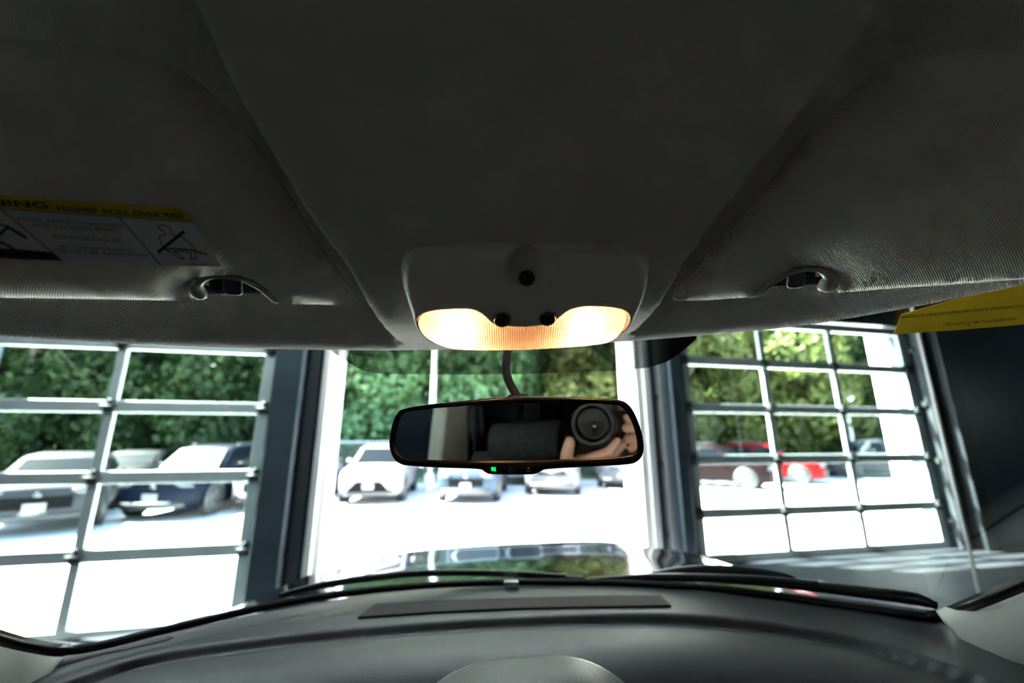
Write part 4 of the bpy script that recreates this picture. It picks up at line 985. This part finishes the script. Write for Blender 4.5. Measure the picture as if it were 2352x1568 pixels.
# ---- wipers outside
M_wip = mat('wiper black', (.008, .008, .009), .35, spec=.6)
def wiper(label, arm, blade, grp='windshield wipers'):
    t = empty('wiper', mw=CAR); tag(t, label, 'wiper', grp)
    for nm, pts in (('wiper_arm', arm), ('wiper_blade', blade)):
        p = smooth_curve([on_ws(a, b, o_) for a, b, r_, o_ in pts], 6); rr = []
        for i in range(len(pts) - 1):
            for k in range(6): rr.append((pts[i][2] + (pts[i + 1][2] - pts[i][2]) * k / 6) * .7 / FPX)
        rr.append(pts[-1][2] * .9 / FPX); MB().tube(p, rr, 10).build(nm, M_wip, t)
    return t
wiper('long black wiper lying along the left half of the windshield foot', [(1345, 1331, 9, -.02), (1200, 1322, 6, -.03), (1060, 1318, 5, -.035), (960, 1314, 4, -.035)], [(640, 1368, 6, -.02), (740, 1344, 9, -.025), (860, 1326, 9, -.03), (980, 1316, 9, -.03), (1150, 1316, 8, -.03), (1300, 1324, 7, -.025)])
wiper('black wiper reaching to the right corner of the windshield foot', [(1350, 1334, 8, -.012), (1480, 1327, 11, -.02), (1600, 1326, 10, -.02), (1760, 1330, 8, -.02), (1880, 1342, 7, -.02)], [(1540, 1328, 6, -.02), (1700, 1333, 9, -.02), (1860, 1346, 11, -.02), (1980, 1359, 13, -.02), (2090, 1372, 14, -.02), (2148, 1389, 7, -.02)])

# ---- body of the car
body = empty('red_car', mw=CAR); tag(body, 'dark red car whose cabin the view is taken from, hood ahead', 'car')
def hood_z(x, y):
    k = sst(1.0, 2.0, y)
    z = -.335 - .075 * k - .05 * sst(1.75, 2.08, y) - .06 * (abs(x) / .76) ** 3
    z += .014 * sst(.55, .40, abs(x)) * sst(.9, 1.1, y) 
    return z
v = []; f = []
for i in range(61):
    x = -.76 + 1.52 * i / 60
    y0 = Base(max(-.68, min(.64, x))) + .05; y1 = 2.08 - .22 * (abs(x) / .76) ** 2.5
    for j in range(41): y = y0 + (y1 - y0) * j / 40; v.append(Vector((x, y, hood_z(x, y))))
for i in range(60):
    for j in range(40): f.append((i * 41 + j, (i + 1) * 41 + j, (i + 1) * 41 + j + 1, i * 41 + j + 1))
hd = mesh('hood', v, f, M_hood_ if 'M_hood_' in globals() else mat('hood clearcoat', (.035, .008, .009), .12, coat=1., spec=1.), body); hd['label'] = 'glossy dark red hood'
# cowl between glass and hood
rings = []
for i in range(41):
    x = -.70 + 1.38 * i / 40; y = Base(x); rings.append([Vector((x, y + .012, -.295)), Vector((x, y + .035, -.286)), Vector((x, y + .075, -.300)), Vector((x, y + .08, -.36)), Vector((x, y, -.36))])
MB().loft(rings).build('cowl_panel', M_dkpl, body)
q = smooth_curve([on_ws(a, b, -.10) for a, b in ((1490, 1318), (1560, 1303), (1650, 1298), (1740, 1305), (1810, 1318), (1832, 1330))], 6)
MB().loft([[p, p + Vector((0, .02, -.004)), p + Vector((0, .05, -.02)), p + Vector((0, 0, -.02))] for p in q]).build('cowl_hump', M_dkpl, body)
# fenders, nose
for s_ in (-1, 1):
    rings = []
    for i in range(25):
        y = .78 + 1.25 * i / 24; zt = hood_z(.75, max(y, 1.)) + .0; w = .76 - .10 * sst(1.5, 2.05, y)
        rings.append([Vector((s_ * (w - .02), y, zt - .03 - .04 * sst(1.5, 2.05, y))), Vector((s_ * (w + .06), y, zt - .06 - .04 * sst(1.5, 2.05, y))), Vector((s_ * (w + .12), y, zt - .11)), Vector((s_ * (w + .13), y, zt - .3)), Vector((s_ * (w + .10), y, zt - .6)), Vector((s_ * (w - .05), y, zt - .6))])
    MB().loft(rings).build('fender', M_paint, body)
b = MB(); b.loft([[Vector((x, y + .12 - .16 * (abs(x) / .75) ** 2, z)) for x, z in [(-.76, zz), (-.4, zz), (0, zz), (.4, zz), (.76, zz)]] for y, zz in ((1.88, -.56), (1.95, -.60), (2.0, -.70), (2.02, -.95), (1.92, -1.05))], cap=False, closed=False); b.build('front_bumper', M_paint, body)
# roof skin, sides with window openings, floor, rear
v = []; f = []
xr = [-.68 + .068 * i for i in range(21)]; yr = [Lip(0) + .05, .3, .1, -.3, -.8, -1.4, -2.0]
for x in xr:
    for j, y in enumerate(yr): yy = min(y, Lip(max(-.55, min(.55, x))) + .045) if j < 2 else min(y, Lip(max(-.55, min(.55, x))) + .03); v.append(Vector((x, yy, .345 - .16 * (abs(x) / .68) ** 3 - (.13 if j == 0 else .05 if j == 1 else 0) * (1 - (abs(x) / .68) ** 2))))
for i in range(20):
    for j in range(6): f.append((i * 7 + j, (i + 1) * 7 + j, (i + 1) * 7 + j + 1, i * 7 + j + 1))
o = mesh('roof_skin', v, f, M_paint, body); so = o.modifiers.new('solid', 'SOLIDIFY'); so.thickness = .02
M_trim = noisy(mat('beige grey pillar trim', (.5, .47, .42), .6), (.50, .47, .42), (.55, .515, .46), 20)
for s_ in (-1, 1):
    def xs_(z): return s_ * (.68 - .02 * 0 - max(0, z + .2) * .22)
    def panel(name, quad, m_, t=.05):
        p = [Vector((xs_(z), y, z)) for y, z in quad]; k = len(p)
        o = mesh(name, p + [q + Vector((s_ * t, 0, 0)) for q in p], [tuple(range(k)), tuple(range(2 * k - 1, k - 1, -1))] + [(i, (i + 1) % k, k + (i + 1) % k, k + i) for i in range(k)], m_, body, smooth=False); bevel(o, .008, 2); return o
    panel('front_door', [(.74, -.30), (.50, -.26), (-.66, -.24), (-.66, -1.05), (.74, -1.05)], M_dash2, .12)
    panel('rear_door', [(-.68, -.24), (-1.62, -.20), (-1.62, -1.05), (-.68, -1.05)], M_dash2, .12)
    panel('roof_rail', [(.10, .10), (-.1, .14), (-1.9, .13), (-1.9, .25), (-.1, .26), (.14, .16)], M_trim)
    panel('center_pillar', [(-.52, -.26), (-.50, .16), (-.64, .16), (-.74, -.26)], M_trim, .06)
    panel('rear_pillar', [(-1.22, -.22), (-1.18, .15), (-1.25, .15), (-1.32, -.22)], M_dkpl, .06)
    panel('quarter_pillar', [(-1.62, -.22), (-1.5, .15), (-2.0, .15), (-2.05, -.22), (-2.05, -1.0), (-1.62, -1.0)], M_dash2, .06)
    panel('side_glass', [(.42, -.25), (.02, .12), (-.5, .15), (-.53, -.25)], M_pane, .004)
    panel('rear_glass', [(-.74, -.24), (-.66, .15), (-1.6, .15), (-1.62, -.22)], glass('privacy glass', (.25, .28, .27)), .004)
    # belt guide on the pillar
b = MB(); b.box((0, -.7, -1.0), (1.34, 2.9, .06)); b.build('floor_pan', M_dkpl, body, smooth=False)
b = MB(); b.box((0, -2.06, -.62), (1.34, .08, .80)); b.box((0, -2.0, .18), (1.2, .2, .12)); b.box((-.55, -2.04, -.02), (.14, .08, .42)); b.box((.55, -2.04, -.02), (.14, .08, .42)); b.build('tailgate', M_dkpl, body, smooth=False)
for s_ in (-1, 1):
    for y in (1.45, -1.35):
        w = MB(); c = Vector((s_ * .72, y, -1.06)); w.loft([[c + Vector((x, r * math.cos(a), r * math.sin(a))) for (r, x) in ((.24, .1), (.33, .11), (.34, .08), (.34, -.08), (.33, -.11), (.24, -.1))] for a in [2 * math.pi * k / 24 for k in range(25)]], cap=False); w.tube([c - Vector((.05, 0, 0)), c + Vector((.05, 0, 0))], .25, 20); w.build('wheel', M_rubber, body)
bl = empty('seat_belt', mw=CAR); tag(bl, 'dark belt loop on the beige pillar reflected in the left of the mirror', 'seat belt')
b = MB(); X = -.585
pts = [Vector((X, -.66 + .035 * math.cos(a), -.0 + .075 * math.sin(a))) for a in [2 * math.pi * k / 20 for k in range(21)]]
b.tube(pts, .013, 8); b.build('belt_guide', M_dkpl, bl)
b = MB(); b.box((-.60, -.68, -.2), (.004, .05, .30)); b.build('belt_webbing', M_dkpl, bl, smooth=False)
# seats
def seat(x, y, w, label, cat='car seat', name='bucket_seat', zt=-.16):
    t = empty(name, mw=CAR @ Matrix.Translation((x, y, -.97))); tag(t, label, cat)
    z0 = -.97
    def blk(nm, pts, hw, m_):
        rings = []
        for k in (-1, -.92, -.6, 0, .6, .92, 1):
            s = 1 if abs(k) < .95 else .9; cy = sum(p[0] for p in pts) / len(pts); cz = sum(p[1] for p in pts) / len(pts)
            rings.append([Vector((k * hw, cy + (a - cy) * s, cz + (b_ - cz) * s)) for a, b_ in pts])
        o = MB().loft(rings).build(nm, m_, t); ss_ = o.modifiers.new('sub', 'SUBSURF'); ss_.levels = 1; ss_.render_levels = 2; return o
    blk('seat_cushion', [(.32, .32), (.34, .40), (.28, .46), (-.18, .42), (-.22, .30), (.2, .24)], w, M_seat)
    blk('backrest', [(-.12, .40), (-.24, .42), (-.44, .95 + zt + .16), (-.40, 1.0 + zt + .16 - .2), (-.32, .94 + zt)], w * .92, M_seat)
    if w < .4: blk('headrest', [(-.34, .86 + zt * .2), (-.46, .86 + zt * .2), (-.47, .98 + zt * .2), (-.42, 1.0 + zt * .2), (-.36, .97 + zt * .2)], .13, M_seat)
    return t
M_seat = noisy(mat('charcoal seat cloth', (.04, .04, .042), .9), (.03, .03, .032), (.055, .055, .057), 60)
seat(-.36, -.18, .24, 'charcoal left front seat beside the photographer')
seat(.40, -.18, .24, 'charcoal right front seat beside the photographer')
seat(0, -1.15, .58, 'charcoal rear bench seat behind the photographer', name='bench_seat')

# ---- photographer and camera, seen in the mirror
VW = Matrix.Translation((0, 0, H)) @ Matrix.Rotation(PITCH, 4, 'X')     # lens frame: y along the view, z up
cmr = empty('photo_camera', mw=VW); tag(cmr, 'black camera with a wide round lens, held by the photographer in the mirror', 'camera')
Mk = mat('camera black', (.012, .012, .013), .45)
def lathe(prof, n=40):
    return [[Vector((r * math.cos(a), y, r * math.sin(a))) for r, y in prof] for a in [2 * math.pi * k / n for k in range(n + 1)]]
b = MB(); b.loft(lathe([(.0325, -.006), (.0345, -.0025), (.0405, -.002), (.0425, -.005), (.0425, -.03), (.0405, -.032), (.0405, -.05), (.043, -.052), (.043, -.082), (.038, -.09), (.036, -.112), (.0, -.112)]), cap=False); b.build('lens_barrel', Mk, cmr)
b = MB(); b.loft(lathe([(.0, -.020), (.010, -.0205), (.016, -.022), (.024, -.020), (.0325, -.006)]), cap=False); b.build('lens_throat', mat('matte black throat', (.006, .006, .006), .7), cmr)
b = MB(); b.sphere((0, -.024, 0), (.017, .006, .017), 24, 12); b.build('front_element', mat('coated glass', (.004, .02, .025), .08, spec=1., coat=1.), cmr)
b = MB(); b.box((.016, -.145, .0), (.132, .068, .094)); b.build('camera_body', Mk, cmr, smooth=False); bevel(cmr.children[-1], .012, 4)
b = MB(); b.box((0.0, -.145, .055), (.056, .07, .036)); bevel(b.build('viewfinder_hump', Mk, cmr, smooth=False), .012, 4)
b = MB(); b.box((.062, -.115, -.004), (.034, .05, .085)); bevel(b.build('hand_grip', Mk, cmr, smooth=False), .014, 4)
per = empty('person', mw=VW); tag(per, 'person in a dark shirt holding the camera, reflected in the mirror', 'person')
class Caps(MB):
    def limb(s, pts, rad):
        for (a, ra), (b_, rb) in zip(zip(pts, rad), list(zip(pts, rad))[1:]):
            a, b_ = Vector(a), Vector(b_); s.sphere(a, ra, 12, 8); s.sphere(b_, rb, 12, 8); s.tube([a, b_], [ra, rb], 12)
        return s
bd = Caps()
# head: skull, jaw, nose, ears, neck
HC = Vector((.004, -.275, .005))
bd.sphere(HC + Vector((0, -.01, .035)), (.074, .094, .088), 24, 16); bd.sphere(HC + Vector((0, .022, -.045)), (.056, .060, .062), 20, 12)
bd.limb([HC + Vector((0, .088, .02)), HC + Vector((0, .102, -.018))], [.008, .014]); bd.sphere(HC + Vector((0, .068, -.085)), (.022, .018, .018))
for s_ in (-1, 1): bd.sphere(HC + Vector((s_ * .076, -.01, -.005)), (.008, .018, .03)); bd.sphere(HC + Vector((s_ * .04, .06, -.02)), (.024, .022, .022)); bd.sphere(HC + Vector((s_ * .032, .072, .045)), (.024, .012, .008))
bd.sphere(HC + Vector((0, .082, -.052)), (.024, .010, .008))
bd.limb([HC + Vector((0, -.03, -.07)), HC + Vector((0, -.06, -.17))], [.056, .060])
# torso and arms (under the shirt)
bd.limb([(0, -.36, -.22), (0, -.42, -.42), (0, -.46, -.66)], [.11, .125, .13]); bd.limb([(-.16, -.36, -.20), (.16, -.36, -.20)], [.065, .065]); bd.limb([(-.10, -.40, -.32), (.10, -.40, -.32)], [.11, .11]); bd.limb([(-.08, -.45, -.60), (.08, -.45, -.60)], [.12, .12])
for s_ in (-1, 1): bd.limb([(s_ * .09, -.45, -.68), (s_ * .17, -.10, -.72), (s_ * .17, -.06, -.92)], [.085, .062, .05])
# right arm to the grip
bd.limb([(.18, -.35, -.20), (.20, -.26, -.40), (.135, -.185, -.10)], [.052, .042, .029])
# right hand: palm at the grip side, four fingers round the front, thumb behind
bd.limb([(.130, -.170, -.075), (.108, -.150, -.03), (.100, -.148, .012)], [.026, .024, .020])
for k, (zz, l, r) in enumerate(((.028, 1.0, .0088), (.0075, 1.06, .0095), (-.0135, 1.0, .0092), (-.033, .85, .0080))):
    bd.limb([(.106, -.142, zz * .85 - .004), (.094, -.098, zz), (.074, -.0745, zz - .001), (.054 + .004 * (1 - l) * 10, -.0790, zz - .003)], [r * 1.15, r * 1.05, r, r * .9])
bd.limb([(.118, -.165, -.02), (.098, -.188, .012), (.070, -.190, .024)], [.014, .0115, .0098])
# left arm, palm under the lens, fingers across
bd.limb([(-.18, -.35, -.20), (-.20, -.20, -.38), (-.105, -.085, -.155)], [.052, .042, .031])
bd.limb([(-.105, -.085, -.155), (-.062, -.070, -.100), (-.030, -.062, -.072)], [.030, .027, .022]); bd.limb([(-.060, -.095, -.095), (-.028, -.095, -.070)], [.022, .018])
for k, (yy, l) in enumerate(((-.032, .9), (-.050, 1.05), (-.070, 1.0), (-.088, .85))):
    bd.limb([(-.034, yy - .008, -.070), (.000, yy, -.0585), (.028 * l, yy, -.0485), (.046 * l, yy + .001, -.030)], [.0125, .0105, .0098, .0085])
bd.limb([(-.060, -.060, -.088), (-.058, -.042, -.056), (-.050, -.036, -.030)], [.0175, .0128, .0105])
sk_ = bd.build('body_skin', noisy(mat('skin', (.52, .30, .21), .5), (.50, .28, .19), (.57, .34, .245), 40), per)
rm = sk_.modifiers.new('remesh', 'REMESH'); rm.mode = 'VOXEL'; rm.voxel_size = .0028; rm.use_smooth_shade = True
smo = sk_.modifiers.new('smooth', 'SMOOTH'); smo.factor = .5; smo.iterations = 2
sh = Caps(); sh.limb([(0, -.36, -.20), (0, -.42, -.42), (0, -.46, -.66)], [.125, .14, .145]); sh.limb([(-.16, -.36, -.20), (.16, -.36, -.20)], [.08, .08]); sh.limb([(-.10, -.40, -.32), (.10, -.40, -.32)], [.125, .125]); sh.limb([(-.08, -.45, -.60), (.08, -.45, -.60)], [.135, .135])
sh.limb([(.18, -.35, -.20), (.20, -.26, -.40), (.155, -.205, -.20)], [.066, .058, .044]); sh.limb([(-.18, -.35, -.20), (-.20, -.20, -.38), (-.175, -.165, -.31)], [.066, .056, .050])
so = sh.build('shirt', mat('dark navy shirt', (.012, .014, .02), .9), per); rm = so.modifiers.new('remesh', 'REMESH'); rm.mode = 'VOXEL'; rm.voxel_size = .006; rm.use_smooth_shade = True
hr_ = Caps(); hr_.sphere(HC + Vector((0, -.028, .055)), (.084, .095, .086), 24, 16); hr_.sphere(HC + Vector((0, -.065, .0)), (.078, .062, .085), 20, 12)
ho = hr_.build('hair', mat('dark hair', (.015, .011, .009), .6), per); rm = ho.modifiers.new('remesh', 'REMESH'); rm.mode = 'VOXEL'; rm.voxel_size = .004; rm.use_smooth_shade = True
tr_ = Caps()
for s_ in (-1, 1): tr_.limb([(s_ * .09, -.45, -.68), (s_ * .17, -.10, -.72), (s_ * .17, -.06, -.90)], [.10, .075, .062])
to_ = tr_.build('trousers', mat('dark trousers', (.02, .022, .03), .9), per)
for s_ in (-1, 1):
    b = MB(); b.sphere(HC + Vector((s_ * .032, .078, .018)), (.012, .008, .010), 14, 10); b.build('eye', mat('eye white', (.7, .7, .7), .2), per)
